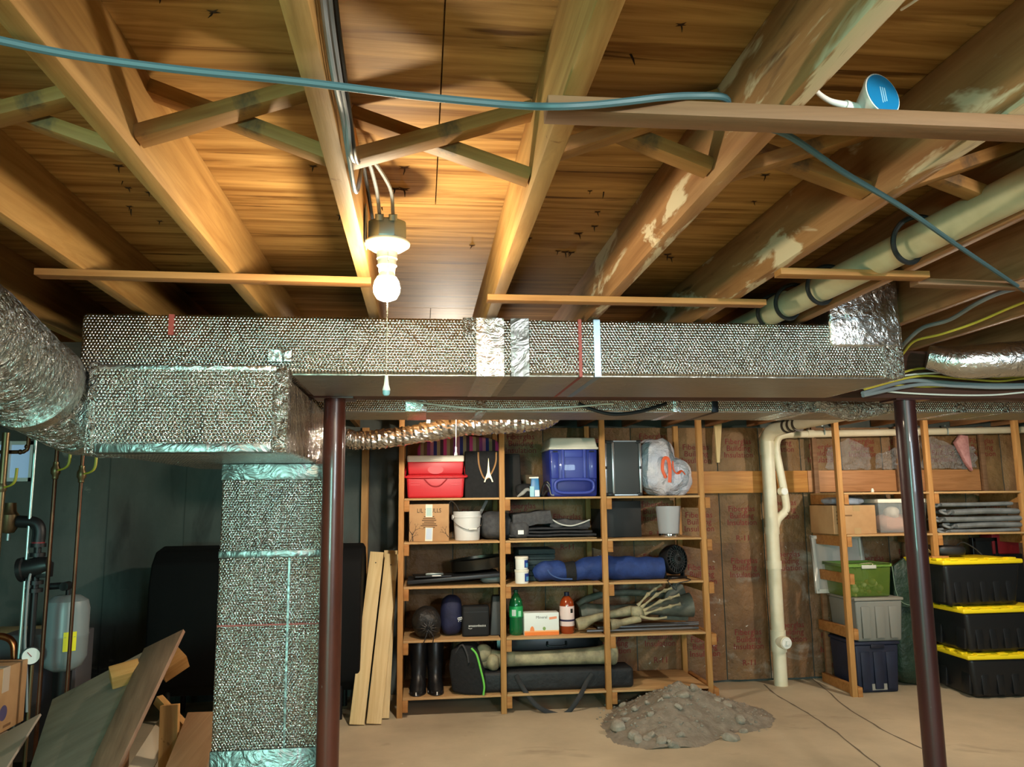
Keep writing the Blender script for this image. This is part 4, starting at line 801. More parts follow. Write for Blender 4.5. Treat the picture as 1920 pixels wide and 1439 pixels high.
for q in range(6):
    folded(xa_-.004*(q%2), xb_+.006*(q>3)-.01*(q==2), z+.005+.042*q, z+.043+.042*q, 6.46, 6.85, 0, TEAL, ['lowest','second','third','fourth','fifth','topmost'][q]+' dark teal folded cloth in the stack behind the white tubs', 30+q, 'folded_cloth', 'cloth', .002)['group'] = 'stack of dark teal cloths'
# long blue folding-chair bag
x0, x1 = aY(1004,1075,6.32).x, aY(1248,1070,6.34).x
t = thing('chair_bag', 'long blue folding-chair bag with black strap on the third shelf', 'bag', (x0, 6.43, z))
m = MB().tube([(0,0,.055),(.03,0,.065),(.10,0,.085),(.2,0,.082),(.28,0,.068),(.36,0,.08),(.5,0,.10),(.75,0,.095),(.95,0,.09),(x1-x0,0,.088)], [.03,.062,.082,.08,.062,.075,.095,.092,.088,.084], 24, 6)
m.v = [(x, y*1.05+.01*noise.noise(Vector((x*14,y*14,zz*14))), max(.001, zz+.012*noise.noise(Vector((x*11,y*11,zz*11+4))))) for x, y, zz in m.v]
O('sleeve', m, mat('bag_blue',(36,62,124),.7,0,(28,50,104),(14,14,14),4,.6,(14,14,14),.015), t); O('strap_band', MB().tube([(.255,0,.07),(.335,0,.076)], [.078,.084], 24, 1), BLACKF, t); O('seam', MB().tube([(.10,-.086,.10),(.13,-.09,.06),(.2,-.088,.03),(.3,-.075,.022)], .006, 8, 5), plain('bag_blue_pale',(60,86,140),.7), t)
# fan
xc, w = sp(1246, 1294, 1055, 6.36); h = hz(1270, 1022, 6.36, z)
t = thing('desk_fan', 'small black desk fan on the third shelf', 'fan', (xc-.005, 6.46, z+.001), R(28)); r = h*.44
O('base', MB().box(-.09,.09,-.07,.07,0,.018), BLACKP, t, bev=.006)
for sx in (-1,1): O('yoke', MB().box(sx*.105-.008,sx*.105+.008,-.02,.02,.01,h*.55), BLACKP, t, bev=.004)
Mf = Matrix.Translation((0,0,h*.54))@Matrix.Rotation(R(82),4,'X')
O('housing', MB().lathe([(r*.45,-.09),(r*.8,-.07),(r*.98,-.02),(r,.03),(r*.96,.05),(r*.92,.05),(r*.95,.03),(r*.9,-.02),(r*.5,-.07),(.001,-.07)],36,Mf,cap=False), BLACKP, t)
m = MB()
for q in range(3): rr = r*(.3+.3*q); m.tube([Mf@Vector((rr*math.cos(a),rr*math.sin(a),.062-.02*q)) for a in [i*2*math.pi/28 for i in range(29)]], .0022, 5, 1)
for q in range(24): a = q*2*math.pi/24; m.tube([Mf@Vector((r*.12*math.cos(a),r*.12*math.sin(a),.068)), Mf@Vector((r*.6*math.cos(a+.15),r*.6*math.sin(a+.15),.056)), Mf@Vector((r*.95*math.cos(a+.3),r*.95*math.sin(a+.3),.048))], .0016, 4, 1)
O('grille', m, plain('grille_grey',(70,72,74),.35), t); O('grille_hub', MB().lathe([(.001,.06),(r*.16,.06),(r*.15,.074),(.001,.076)],20,Mf), BLACKP, t)
m = MB()
for q in range(3):
    a0 = q*2.094; m.add([Mf@Vector((rr*math.cos(a0+da),rr*math.sin(a0+da),zz)) for rr, da, zz in ((r*.15,-.2,.0),(r*.8,-.45,.02),(r*.84,.2,.0),(r*.5,.5,-.015),(r*.15,.3,-.02))], [(0,1,2,3,4)])
O('fan_blade', m, plain('blade_dark',(40,42,44),.4), t)
T('power_cord', MB().tube([(xc+.0,6.43,z+.008),(xc-.10,6.28,z+.008),(xc-.12,6.238,z-.006),(xc-.06,6.232,z-.07),(xc-.05,6.234,z-.02),(xc+.06,6.236,z+.004),(xc+.07,6.4,z+.008)], .004, 6, 6), CABLE_BLK, 'black power cord trailing from the desk fan over the shelf edge', 'cord')
# ---- fourth shelf
z = ZT[3]
xc, w = sp(772, 828, 1170, 6.30); h = hz(800, 1143, 6.3, z)
t = thing('drawstring_sack', 'round black drawstring sack on the fourth shelf', 'bag', (xc, 6.37, z)); SHN = mat('nylon_black',(36,34,32),.5,0,(28,27,26),(10,10,10),4,.8,(9,9,9),.03)
O('sack', MB().blob(w/2,.125,h*.52,.85,.08,9,2,nu=36,nv=22), SHN, t)
m = MB()
for q in range(14): a = q*2*math.pi/14; m.tube([(.018*math.cos(a)+.01,-.128,h*.40+.018*math.sin(a)),(.05*math.cos(a)+.01,-.122,h*.40+.05*math.sin(a)),(.085*math.cos(a)+.008,-.10,h*.40+.075*math.sin(a))], [.007,.006,.002], 6, 4)
O('gather', m, SHN, t)
O('drawcord', MB().tube([(.01,-.13,h*.36),(-.01,-.14,.02),(-.03,-.135,-.03)], .003, 6, 5).tube([(.012,-.13,h*.36),(.05,-.14,.03),(.045,-.135,-.02)], .003, 6, 5), BLACKP, t)
xc, w = sp(826, 868, 1160, 6.38); h = hz(846, 1118, 6.38, z)
t = thing('navy_sack', 'upright navy fabric sack with white lettering on the fourth shelf', 'bag', (xc, 6.46, z)); O('sack', MB().blob(w/2,.09,h/2,.7,.08,8,9,dz=lambda p: 0), mat('nylon_navy',(32,36,70),.7,0,(24,28,56),(12,12,12),4,.5,(12,12,12),.015), t); text('printed_mark', 'B:', .05, WHITE, t, (w*.36,-.085,h*.42), rot=(R(90),R(78),0), ext=.001)
xc, w = sp(867, 918, 1165, 6.33); h = hz(890, 1138, 6.33, z)
t = thing('zip_pouch', 'square black zip pouch with white lettering on the fourth shelf', 'pouch', (xc, 6.40, z+.001)); O('pouch', MB().box(-w/2,w/2,-.06,.06,0,h), plain('pouch_black',(20,20,22),.75), t, bev=.018, seg=4); O('zip', MB().box(-w/2+.012,w/2-.012,-.062,-.058,h*.80,h*.82), BLACKP, t)
text('printed_name', 'amazonbasics', .025, WHITE, t, (.01,-.0606,h*.36)); O('printed_swoosh', MB().tube([(-.06,-.0606,h*.29),(-.045,-.0606,h*.265),(-.03,-.0606,h*.28)], .0018, 5, 5), WHITE, t)
xc, w = sp(918, 946, 1150, 6.4); T('leather_bag', MB().taper(w/2,.09,w/2*.6,.05,0,hz(932,1118,6.4,z)), plain('bag_charcoal',(52,52,52),.5), 'slim charcoal bag leaning against the shelf post', 'bag', loc=(xc, 6.45, z+.001), bev=.012)
Y = 6.33; xc, w = sp(956, 982, 1150, Y); h = hz(968, 1108, Y, z); r = w/2
t = thing('soda_bottle', 'large green plastic soda bottle on the fourth shelf', 'bottle', (xc, Y+r, z+.001)); GRN = mat('bottle_green',(10,96,52),.12,alpha=.92,coat=.6)
O('bottle', MB().lathe([(.001,0),(r*.8,0),(r*.98,.015),(r,.06),(r*.97,h*.36),(r*.99,h*.40),(r*.99,h*.64),(r,h*.66),(r*.85,h*.77),(r*.45,h*.89),(r*.27,h*.92),(r*.27,h*.955),(.001,h*.955)],32), GRN, t); O('cap', MB().lathe([(.001,h*.945),(r*.33,h*.945),(r*.33,h),(.001,h)],20), plain('cap_green',(16,60,40),.5), t)
O('wrap_label', MB().lathe([(r*1.005,h*.40),(r*1.01,h*.405),(r*1.01,h*.635),(r*1.005,h*.64)],32,cap=False), plain('label_green',(24,150,80),.4), t); O('label_print', MB().sheet(6,1,lambda u,v:(r*1.02*math.cos(-2.3+u*.6),r*1.02*math.sin(-2.3+u*.6),h*(.43+.14*v)),.001), plain('label_silver',(190,206,196),.4), t)
O('label_print', MB().sheet(6,1,lambda u,v:(r*1.02*math.cos(-1.35+u*.45),r*1.02*math.sin(-1.35+u*.45),h*(.42+.12*v)),.001), plain('label_mint',(150,220,180),.4), t)
Y = 6.31; xc, w = sp(983, 1048, 1170, Y); h = hz(1015, 1150, Y, z)
t = thing('tea_carton', 'low white carton with orange base print beside the green bottle', 'box', (xc, Y+.06, z+.001)); O('carton', MB().box(-w/2,w/2,-.06,.06,0,h), plain('carton_white',(226,230,226),.5), t, bev=.002)
O('orange_print', MB().box(-w/2+.001,w/2-.001,-.0608,-.059,.001,h*.16), plain('print_orange',(236,124,44),.5), t); O('orange_fade', MB().box(-w/2+.001,w/2-.001,-.0606,-.059,h*.16,h*.22), plain('print_peach',(244,180,120),.5), t); O('arch_print', MB().prism([(.03*math.cos(a)*.6-.075,h*.18+.04*math.sin(a)) for a in [i*math.pi/8 for i in range(9)]],-.0609,-.059), plain('print_orange2',(240,140,76),.5), t)
O('price_sticker', MB().box(-.03,.03,-.0609,-.059,-.009,.009), plain('sticker_orange',(236,150,110),.5), t, loc=(w*.33,0,h*.76), rot=(0,R(-6),0)); text('printed_name', 'Mineral', .03, plain('ink_grey',(110,104,100),.6), t, (0,-.0609,h*.80)); O('leaf_print', MB().prism([(.02+.012*math.cos(a),h*.30+.014*math.sin(a)) for a in [i*math.pi/5 for i in range(10)]],-.0609,-.059), plain('print_leaf',(130,160,90),.5), t)
Y = 6.33; xc, w = sp(1052, 1079, 1150, Y); h = hz(1065, 1110, Y, z); r = w/2
t = thing('juice_bottle', 'amber bottle with pale pink label on the fourth shelf', 'bottle', (xc, Y+r, z+.001))
O('bottle', MB().lathe([(.001,0),(r*.85,0),(r,.015),(r,h*.66),(r*.92,h*.74),(r*.6,h*.84),(r*.38,h*.88),(.001,h*.88)],32), mat('bottle_amber',(150,58,22),.12,alpha=.95,coat=.6), t); O('cap', MB().lathe([(.001,h*.88),(r*.36,h*.88),(r*.36,h*.97),(.001,h*.97)],20), plain('cap_navy',(30,34,60),.5), t)
O('wrap_label', MB().lathe([(r*1.002,h*.18),(r*1.012,h*.185),(r*1.012,h*.64),(r*1.002,h*.645)],32,cap=False), plain('label_pink',(230,206,200),.5), t); O('label_band', MB().lathe([(r*1.005,h*.29),(r*1.02,h*.292),(r*1.02,h*.335),(r*1.005,h*.337)],32,cap=False), plain('band_navy',(34,30,66),.5), t); O('label_print', MB().sheet(4,1,lambda u,v:(r*1.022*math.cos(-1.25+u*.4),r*1.022*math.sin(-1.25+u*.4),h*(.49+.1*v)),.001), INK, t)
# skeleton props on the fourth shelf
def bone(t, name, pts, radii, mt=BONE, n=14): return O(name, MB().tube(pts, radii, n, 6), mt, t)
def q3(x, y, Y): return aY(x, y, Y)
t = thing('skeleton_arm', 'pale plastic skeleton forearm with open hand on the fourth shelf', 'skeleton prop', tuple(q3(1085,1180,6.32)*1)); b0 = Vector(t.location)
def bp(x, y, Y): return aY(x, y, Y)-b0
bone(t, 'forearm_bone', [bp(1082,1172,6.36),bp(1095,1168,6.36),bp(1120,1158,6.36),bp(1150,1152,6.36),bp(1180,1146,6.36),bp(1190,1144,6.36)], [.045,.05,.03,.026,.034,.04,.03])
bone(t, 'forearm_bone', [bp(1144,1172,6.31),bp(1156,1170,6.31),bp(1175,1166,6.31),bp(1200,1160,6.31)], [.045,.042,.026,.026,.03])
O('carpus', MB().blob(.055,.035,.05,.8,.25,20,4,flat=False), BONE, t, loc=tuple(bp(1195,1150,6.32)-Vector((0,0,.04))))
for f, (a, b, c, d) in enumerate((((1196,1136),(1215,1115),(1228,1105),(1240,1097)), ((1202,1140),(1232,1115),(1246,1108),(1260,1103)), ((1206,1146),(1238,1128),(1256,1122),(1274,1116)), ((1208,1152),(1240,1142),(1256,1138),(1276,1133)))):
    for k, (u, v) in enumerate(((a, b), (b, c), (c, d))):
        p, q_ = bp(*u, 6.30-.004*f), bp(*v, 6.29-.004*f); mid = (p+q_)/2
        bone(t, ['metacarpal', 'finger_bone', 'finger_bone'][k], [p, p*.75+q_*.25, mid, p*.25+q_*.75, q_], [.017,.009,.0075,.009,.016])
bone(t, 'thumb_bone', [bp(1200,1156,6.29),bp(1215,1160,6.28),bp(1228,1161,6.28)], [.014,.01,.013]); bone(t, 'thumb_bone', [bp(1228,1161,6.28),bp(1240,1160,6.28),bp(1250,1158,6.28)], [.012,.008,.01])
t = thing('bone_prop', 'knobbed leg bone behind the skeleton hand, darkened for shade', 'skeleton prop', (aY(1090,1140,6.5).x, 6.55, z)); X0 = t.location.x; L = aY(1295,1140,6.55).x-X0
O('shaft', MB().tube([(0,0,.13),(.05,0,.135),(.12,0,.14),(.3,0,.145),(.55,0,.15),(L-.1,0,.16),(L,0,.17)], [.05,.075,.06,.04,.045,.085,.10], 20, 6), BONE_SHADE, t)
t = thing('bone_prop', 'long rib bone darkened for shade at the back above the skeleton arm', 'skeleton prop', (aY(1085,1120,6.7).x, 6.74, z+.02)); O('shaft', MB().tube([(0,0,.14),(.1,0,.2),(.3,0,.24),(.6,0,.23),(.85,0,.2)], [.035,.03,.026,.028,.04], 14, 6), BONE_SHADE, t)
t = thing('bone_prop', 'shade-darkened shoulder blade prop standing at the end of the fourth shelf', 'skeleton prop', (aY(1270,1140,6.6).x, 6.62, z)); O('blade', MB().prism([(-.16,.05),(.09,.03),(.12,.15),(.06,.33),(-.02,.35),(-.10,.25)],-.02,.03), BONE_SHADE, t, bev=.012)
for q, (y_, zz) in enumerate(((6.33,.02),(6.42,.028),(6.50,.022))):
    T('metal_tube', MB().cyl((aY(1100+20*q,1180,y_).x, y_, z+zz), (aY(1316,1172-4*q,y_).x-.03, y_, z+zz+.006*q), .012, n=14), plain('tube_steel',(120,122,126),.35,metal=.8), ['front', 'middle', 'rear'][q]+' grey metal tube lying under the skeleton arm', 'tube', group='metal tubes under the skeleton arm')
# ---- bottom shelf
z = ZT[4]
def boot(xc, w, h, lb, rz):
    t = thing('tall_boot', lb, 'boot', (xc, 6.40, z+.001), rz, 'pair of black boots')
    m = MB(); n = 20; rings = [(0,.0,.046,.115),(.012,.0,.05,.12),(.04,-.005,.05,.115),(.075,.012,.046,.095),(.11,.035,.044,.07),(.16,.045,.045,.062),(.22,.045,.052,.066),(h*.97,.045,.056,.07),(h,.045,.05,.064)]
    for zz, cy, a, b in rings:
        for j in range(n):
            th = 2*math.pi*j/n; m.v.append((a*math.cos(th)*w/.1, cy+b*math.sin(th), zz))
    for i in range(len(rings)-1):
        for j in range(n): m.f.append((i*n+j,i*n+(j+1)%n,(i+1)*n+(j+1)%n,(i+1)*n+j))
    m.f += [tuple(range(n)), tuple(range((len(rings)-1)*n, len(rings)*n))]
    O('upper', m, BLACKL, t); O('sole', MB().lathe([(.001,0),(1,0),(1.02,.004),(1,.014),(.001,.014)],24,Matrix.Scale(w*.51,4,(1,0,0))@Matrix.Scale(.122,4,(0,1,0))), BLACKP, t)
    O('toe_cap', MB().sheet(6,4,lambda u,v:(.035*(u-.5)*2*w/.1,-.118+.05*v*1.0+.012*abs(u-.5)*2,.028+.05*v-.012*abs(u-.5)*2),.002), BLACKP, t); O('toe_mark', MB().box(-.004,.004,-.123,-.116,.004,.03), WHITE, t)
    O('side_trim', MB().box(-w*.5,-w*.46,-.04,.02,.01,.025), plain('trim_grey',(140,140,140),.5), t)
x1_, w1_ = sp(766, 801, 1260, 6.3); x2_, w2_ = sp(800, 834, 1260, 6.3); h = hz(800, 1200, 6.4, z)
boot(x1_, w1_*.9, h, 'black boot at the outer end of the bottom shelf', R(-6)); boot(x2_, w2_*.9, h, 'black boot standing next to the gear bag', R(5))
t = thing('gear_bag', 'black gear bag with bright green trim on the bottom shelf', 'bag', (aY(885,1290,6.28).x, 6.36, z+.001), R(-14))
O('body', MB().prism([(-.13,.02),(-.03,.0),(.11,.0),(.12,.06),(.07,.30),(.02,.36),(-.06,.37),(-.14,.33),(-.16,.2)],-.10,.12), BLACKF, t, bev=.02, seg=3); O('green_trim', MB().tube([(.112,-.105,.005),(.118,-.108,.08),(.09,-.108,.2),(.06,-.106,.30),(.02,-.104,.345)], .008, 8, 6), plain('trim_green',(110,200,80),.5), t)
O('carry_handle', MB().tube([(-.10,-.09,.31),(-.05,-.11,.37),(-.01,-.11,.30),(.0,-.108,.24)], .014, 8, 6, sx=.5), plain('strap_charcoal',(58,58,60),.7), t); O('vent', MB().lathe([(.001,0),(.022,0),(.022,.003),(.001,.003)],20,Matrix.Translation((.03,-.1005,.22))@Matrix.Rotation(R(90),4,'X')), plain('vent_black',(8,8,8),.8), t)
t = thing('duffel', 'long black duffel bag with trailing strap on the bottom shelf', 'bag', (aY(905,1280,6.3).x, 6.42, z+.001)); L = aY(1182,1275,6.42).x-t.location.x
m = MB().box(0,L,-.12,.12,0,.155); O('body', m, mat('duffel_black',(26,27,30),.6,0,(20,21,24),(8,8,8),4,.6,(10,10,10),.02), t, bev=.03, seg=4)
X0 = t.location.x; sp_ = [(aY(x,y,6.27)-Vector((X0,6.42,z))) for x,y in ((968,1268),(980,1290),(1005,1322),(1040,1338),(1062,1335),(1085,1305),(1100,1282),(1112,1265))]
for p_ in sp_: p_.y = -.19 if p_.z < .03 else -.135
O('shoulder_strap', MB().tube(sp_, .006, 8, 6, sx=3), plain('strap_black',(38,38,40),.7), t)
t = thing('femur_prop', 'huge pale thigh bone prop lying on the black duffel', 'skeleton prop', (aY(895,1240,6.36).x, 6.40, z+.16)); L = aY(1152,1235,6.40).x-t.location.x
O('shaft', MB().tube([(.03,0,.07),(.10,0,.075),(.22,0,.07),(.4,0,.068),(.6,0,.07),(L-.14,0,.075),(L-.05,0,.085),(L,0,.08)], [.06,.075,.058,.054,.056,.066,.085,.07], 22, 6), BONE, t)
O('condyle', MB().blob(.06,.07,.07,.85,.12,12,3,flat=False), BONE, t, loc=(.05,-.02,.05)); O('condyle', MB().blob(.05,.06,.06,.85,.12,12,6,flat=False), BONE, t, loc=(.12,-.05,.0)); O('femoral_head', MB().blob(.05,.07,.09,.8,.1,12,8,flat=False), BONE, t, loc=(L-.02,0,.0))
t = thing('instrument_case', 'glossy black hard case standing behind the thigh bone', 'case', (aY(1030,1215,6.66).x, 6.72, z+.001)); O('shell', MB().box(-.45,.45,-.08,.08,0,.37), plain('case_gloss',(14,20,22),.22), t, bev=.02, seg=3); O('trim', MB().box(-.44,.44,-.084,-.079,.345,.35), plain('trim_silver',(130,140,140),.3,metal=.8), t); O('carry_handle', MB().tube([(-.02,-.085,.31),(-.015,-.10,.28),(.06,-.105,.275),(.13,-.10,.28),(.135,-.085,.31)], .008, 8, 5), BLACKP, t)
# ================================================================ right-hand shelves
RZ = [1.635, 1.288]; RP = [(3.485, 6.31), (4.295, 6.31), (5.14, 6.31)]
rs = thing('storage_rack', 'rough wooden storage rack with ladder-like end frame and bare floor below', 'shelves', (4.3, 6.6, 0)); ox, oy = -4.3, -6.6
for i, (x, y) in enumerate(RP):
    z0 = 0 if i != 1 else 1.03
    O('post', MB().box(x+ox-.022, x+ox+.022, y+oy, y+oy+.045, z0, 2.244), W_SHELF, rs, bev=.0015)
    O('post', MB().box(x+ox+.06, x+ox+.104, 6.86+oy, 6.895+oy, 0, 2.24), W_OLD, rs, bev=.0015)
    for z in (RZ+[.985, .545, .09] if i == 0 else RZ): O('cleat', MB().box(x+ox+.0225, x+ox+.062, y+oy-.006, 6.89+oy, z-.10, z-.0165), W_STRAP, rs, bev=.0015)
O('cleat', MB().box(RP[1][0]+ox-.05, RP[1][0]+ox+.10, 6.30+oy, 6.335+oy, 1.03, 1.10), W_STRAP, rs, bev=.0015)
for i in range(2):
    for z in RZ: O('shelf_board', MB().box(RP[i][0]+ox+.024, RP[i+1][0]+ox-.024, 6.306+oy, 6.89+oy, z-.016, z), W_BOARD, rs, bev=.0015)
# plastic sheet and loose pink insulation over the ledger
FILM = mat('clear_film', (210,214,216), .12, alpha=.13, crease=(9,1.0,.06))
def film(x0, x1, z0, z1, y, lb, seed):
    T('plastic_sheet', MB().sheet(26, 16, lambda u,v: (x0+u*(x1-x0)+.05*noise.noise(Vector((v*3+seed,seed,u)))*(1-v), y+.03*noise.noise(Vector((u*7+seed,v*5,seed)))+.015*noise.noise(Vector((u*18,v*14,seed))), z0+v*(z1-z0)*(1-.35*abs(math.sin(u*2.2+seed)))+.02*noise.noise(Vector((u*6,seed,0)))), .0008), FILM, lb, 'plastic sheet')
film(3.7, 4.12, 1.85, 2.14, 6.90, 'wrinkled clear plastic sheet tacked over the insulation by the steel column', 2); film(4.62, 5.16, 1.85, 2.15, 6.88, 'wrinkled clear plastic sheet tacked near the end post', 9); film(4.15, 4.5, 1.85, 2.05, 6.86, 'slumped clear plastic sheet on the plywood ledger', 5)
T('insulation_flap', MB().prism([(aY(x,y,6.84).x, aY(x,y,6.84).z) for x,y in ((1790,830),(1800,816),(1813,818),(1816,850),(1822,884),(1810,868))], 6.82, 6.87), PINK, 'torn pink insulation flap folded out over the plywood ledger', 'insulation', bev=.006)
T('wall_shim', MB().prism([(aY(x,y,6.9).x, aY(x,y,6.9).z) for x,y in ((1338,790),(1352,792),(1348,868),(1343,868))], 6.88, 6.91), W_PINE, 'thin wooden shim hanging against the insulation near the drain stack', 'shim')
# items on the rack
z = RZ[1]
t = thing('cardboard_box', 'brown cardboard carton on the storage rack shelf', 'box', (aY(1590,970,6.42).x, 6.58, z+.001), R(0)); w = aY(1645,970,6.40).x-aY(1588,970,6.40).x
xl, xr_ = aY(1538,975,6.6).x-t.location.x, aY(1645,975,6.36).x-t.location.x; h = hz(1620,948,6.36,z)
O('carton', MB().box(xl,xr_,-.2,.2,0,h), CARD, t, bev=.003); O('tape', MB().box(xr_-.20,xr_-.14,-.2015,-.199,h-.05,h), CARDT, t); O('tape', MB().box(xr_-.20,xr_-.14,-.2015,-.199,0,.05), CARDT, t)
for q in range(4): O('printed_line', MB().box(xl+.03,xl+.09+.08*(q==1),-.2012,-.199,h*(.75-.13*q),h*(.75-.13*q)+.012), plain('ink_card',(120,88,56),.8), t)
T('folded_film', MB().blob(.16,.12,.035,.6,.25,12,4), mat('film_blue',(150,160,176),.3,alpha=.75), 'crumpled bluish plastic film on top of the rack carton', 'plastic', loc=(t.location.x+.02, 6.52, z+h+.002))
t = thing('clear_tote', 'clear plastic tote with white lid and pinkish contents on the rack', 'tote', ((aY(1650,960,6.4).x+aY(1738,960,6.4).x)/2, 6.6, z+.001)); w = aY(1742,960,6.4).x-aY(1646,960,6.4).x; h = hz(1690,936,6.4,z)
O('tub', MB().taper(w/2*.88,.17,w/2*.97,.20,0,h*.9), mat('clear_plastic',(190,196,196),.2,alpha=.35), t, bev=.015); O('lid', MB().box(-w/2,w/2,-.21,.21,h*.88,h), CREAM, t, bev=.008)
O('contents', MB().blob(w*.36,.13,h*.26,.8,.25,9,4), plain('contents_pink',(206,150,124),.8), t, loc=(0,-.02,.006)); O('contents_white', MB().blob(w*.14,.06,.05,.9,.3,14,6), plain('contents_pale',(220,206,190),.8), t, loc=(-.03,-.08,h*.4)); O('tote_label', MB().box(.02,.07,-.2025,-.196,h*.52,h*.74), plain('label_bw',(190,190,186),.5), t)
# folded grey chairs
GCH = mat('chair_fabric',(126,130,132),.7,0,(106,110,112),(10,10,10))
xa_, xb_ = aY(1768,980,6.35).x, aY(1912,980,6.35).x
for q, (dx0, dx1, zz, th, lb) in enumerate(((.06,-.02,.012,.03,'lowest folded grey chair in the rack stack'),(.12,.0,.055,.045,'second folded grey chair up in the rack stack'),(.02,.02,.11,.045,'third folded grey chair up in the rack stack'),(.10,-.01,.17,.05,'fourth folded grey chair up in the rack stack'),(.0,-.06,.235,.035,'topmost folded grey chair in the rack stack'))):
    t = thing('folded_chair', lb, 'chair', (xa_+dx0, 6.36, z+zz), 0, 'stack of folded grey chairs'); L = xb_+dx1-xa_-dx0
    m = MB().tube([(0,.0,0),(.04,0,0),(L*.5,0,.008*(q%2)),(L-.02,0,.004),(L,0,.004)], [th*.4,th*.5,th*.5,th*.5,th*.3], 12, 5); m.v = [(x, y*1.6 if y < 0 else y*12, zz_) for x, y, zz_ in m.v]
    O('padded_seat', m, GCH, t); O('frame_tube', MB().tube([(.0,.02,0),(-.05,-.01,-.012),(-.09,-.01,-.004),(-.10,.02,.012),(-.04,.03,.018)], .011, 10, 5), GCH, t); O('rivet', MB().cyl((-.06,-.024,-.008),(-.06,-.018,-.008),.008), plain('rivet_steel',(190,190,186),.3,metal=.9), t)
T('small_hook', MB().lathe([(.001,0),(.012,.0),(.014,.012),(.008,.03),(.001,.034)],12), CREAM, 'small white knob lying on the upper rack shelf', 'knob', loc=(aY(1638,918,6.33).x, 6.35, RZ[0]+.001))
# below the rack: picture, green bin, grey tote, navy tote
def tote(name, lb, cat, xl_, xr_, y0, y1, z0, z1, body, lid, lt=.025, ribs=3, group=None, rz=0, parts=True):
    xc, w = (xl_+xr_)/2, xr_-xl_; d = y1-y0; t = thing(name, lb, cat, (xc, (y0+y1)/2, z0), rz, group); h = z1-z0
    O('tub', MB().taper(w/2*.88, d/2*.88, w/2*.96, d/2*.96, 0, h-lt), body, t, bev=.016, seg=3)
    if lid: O('lid', MB().box(-w/2, w/2, -d/2, d/2, h-lt, h-.001), lid, t, bev=.007, seg=2)
    for q in range(ribs):
        x = (q-(ribs-1)/2)*w*.28; O('rib', MB().taper(.035,.012,.04,.012,.03,h*.8, Matrix.Translation((x,-d/2*.93,0))), body, t, bev=.004)
    return t, w, d, h
NAVY = mat('tote_navy',(34,40,62),.55,0,(28,32,50),(6,6,6),spots=[((120,124,130),(8,8,3),.74,.8)]); GREYT = mat('tote_grey',(126,126,120),.5); GTR = mat('tote_green',(98,122,50),.25,alpha=.62)
xr_ = aY(1688,1250,6.42).x; xl_ = aY(1603,1250,6.42).x
t, w, d, h = tote('storage_tote', 'navy blue storage tote on the floor under the rack', 'tote', xl_+.0, xr_, 6.40, 6.84, .001, hz(1650,1203,6.42,0), NAVY, NAVY); O('tote_label', MB().box(-.06,.07,-d/2*.92,-d/2*.87,.02,.07), plain('label_worn',(150,146,138),.7), t); z1 = h
O('handle', MB().box(-.06,.06,-d/2-.004,-d/2+.02,h-.05,h-.02), plain('navy_dark',(24,28,44),.5), t, bev=.004)
h2 = hz(1650,1120,6.42,z1)
t, w, d, h = tote('storage_tote', 'grey storage tote stacked on the navy tote', 'tote', aY(1606,1160,6.42).x-.03, aY(1692,1160,6.42).x, 6.38, 6.84, z1+.002, z1+h2, GREYT, plain('lid_taupe',(138,134,124),.5)); z2 = z1+h2
h3 = hz(1640,1056,6.42,z2)
xl_, xr_ = aY(1592,1090,6.42).x, aY(1673,1090,6.42).x
t, w, d, h = tote('decor_bin', 'translucent green bin of ornaments stacked on the grey tote', 'bin', xl_-.05, xr_, 6.40, 6.76, z2+.002, z2+h3, GTR, None, ribs=0); O('rim', MB().box(-w/2,w/2,-d/2,-d/2+.02,h-.03,h-.004).box(-w/2,w/2,d/2-.02,d/2,h-.03,h-.004).box(-w/2,-w/2+.02,-d/2,d/2,h-.03,h-.004).box(w/2-.02,w/2,-d/2,d/2,h-.03,h-.004), plain('rim_green',(116,150,70),.4), t, bev=.004); O('latch', MB().box(-.06,.07,-d/2-.006,-d/2+.004,h-.045,h-.015), plain('latch_grey',(190,190,180),.4), t, bev=.003)
gx, gy_ = t.location.x, t.location.y; rb = random.Random(9); ORN = [plain('ornament_gold',(200,180,110),.35,metal=.5), plain('ornament_cream',(220,210,160),.6), plain('ornament_rust',(150,100,60),.6), plain('ornament_olive',(120,116,70),.6)]
sph = mesh('ornament', MB().blob(.026,.026,.026,1,.12,30,2,flat=False,nu=12,nv=8))
for q in range(26):
    me = sph.copy(); me.materials.append(ORN[q%4]); o = O('ornament', me, loc=(gx+rb.uniform(-w*.36,w*.36), gy_-d/2+rb.uniform(.06,.16), z2+.02+rb.uniform(.0,.12))); o.rotation_euler = (rb.uniform(0,6),rb.uniform(0,6),0); s_ = rb.uniform(.7,1.2); o.scale = (s_,s_,s_)
    tag(o, 'small ornament jumbled inside the translucent green bin', 'ornament', 'ornaments in the green bin')
m = MB()
for q in range(22): a = q*.9; L = rb.uniform(.05,.10); m.tube([(0,0,0),(.5*L*math.cos(a),.5*L*math.sin(a),L*.45),(L*math.cos(a),L*math.sin(a),L*rb.uniform(.3,.8))], [.004,.009,.001], 5, 3)
T('dried_plant', m, plain('dried_olive',(84,78,50),.8), 'spiky dried plant lying in the top of the green bin', 'plant', loc=(gx-.07, gy_-.1, z2+h3-.06))
m = MB()
for q in range(14): a = q*1.3; L = rb.uniform(.04,.08); m.tube([(0,0,0),(L*.5*math.cos(a)*2,.4*L*math.sin(a),L*.2),(L*math.cos(a)*2,L*math.sin(a),L*.25)], [.006,.012,.002], 6, 3)
T('pale_flowers', m, plain('flower_pale',(214,206,170),.8), 'pale artificial flowers lying in the top of the green bin', 'flowers', loc=(gx+.09, gy_-.12, z2+h3-.03))
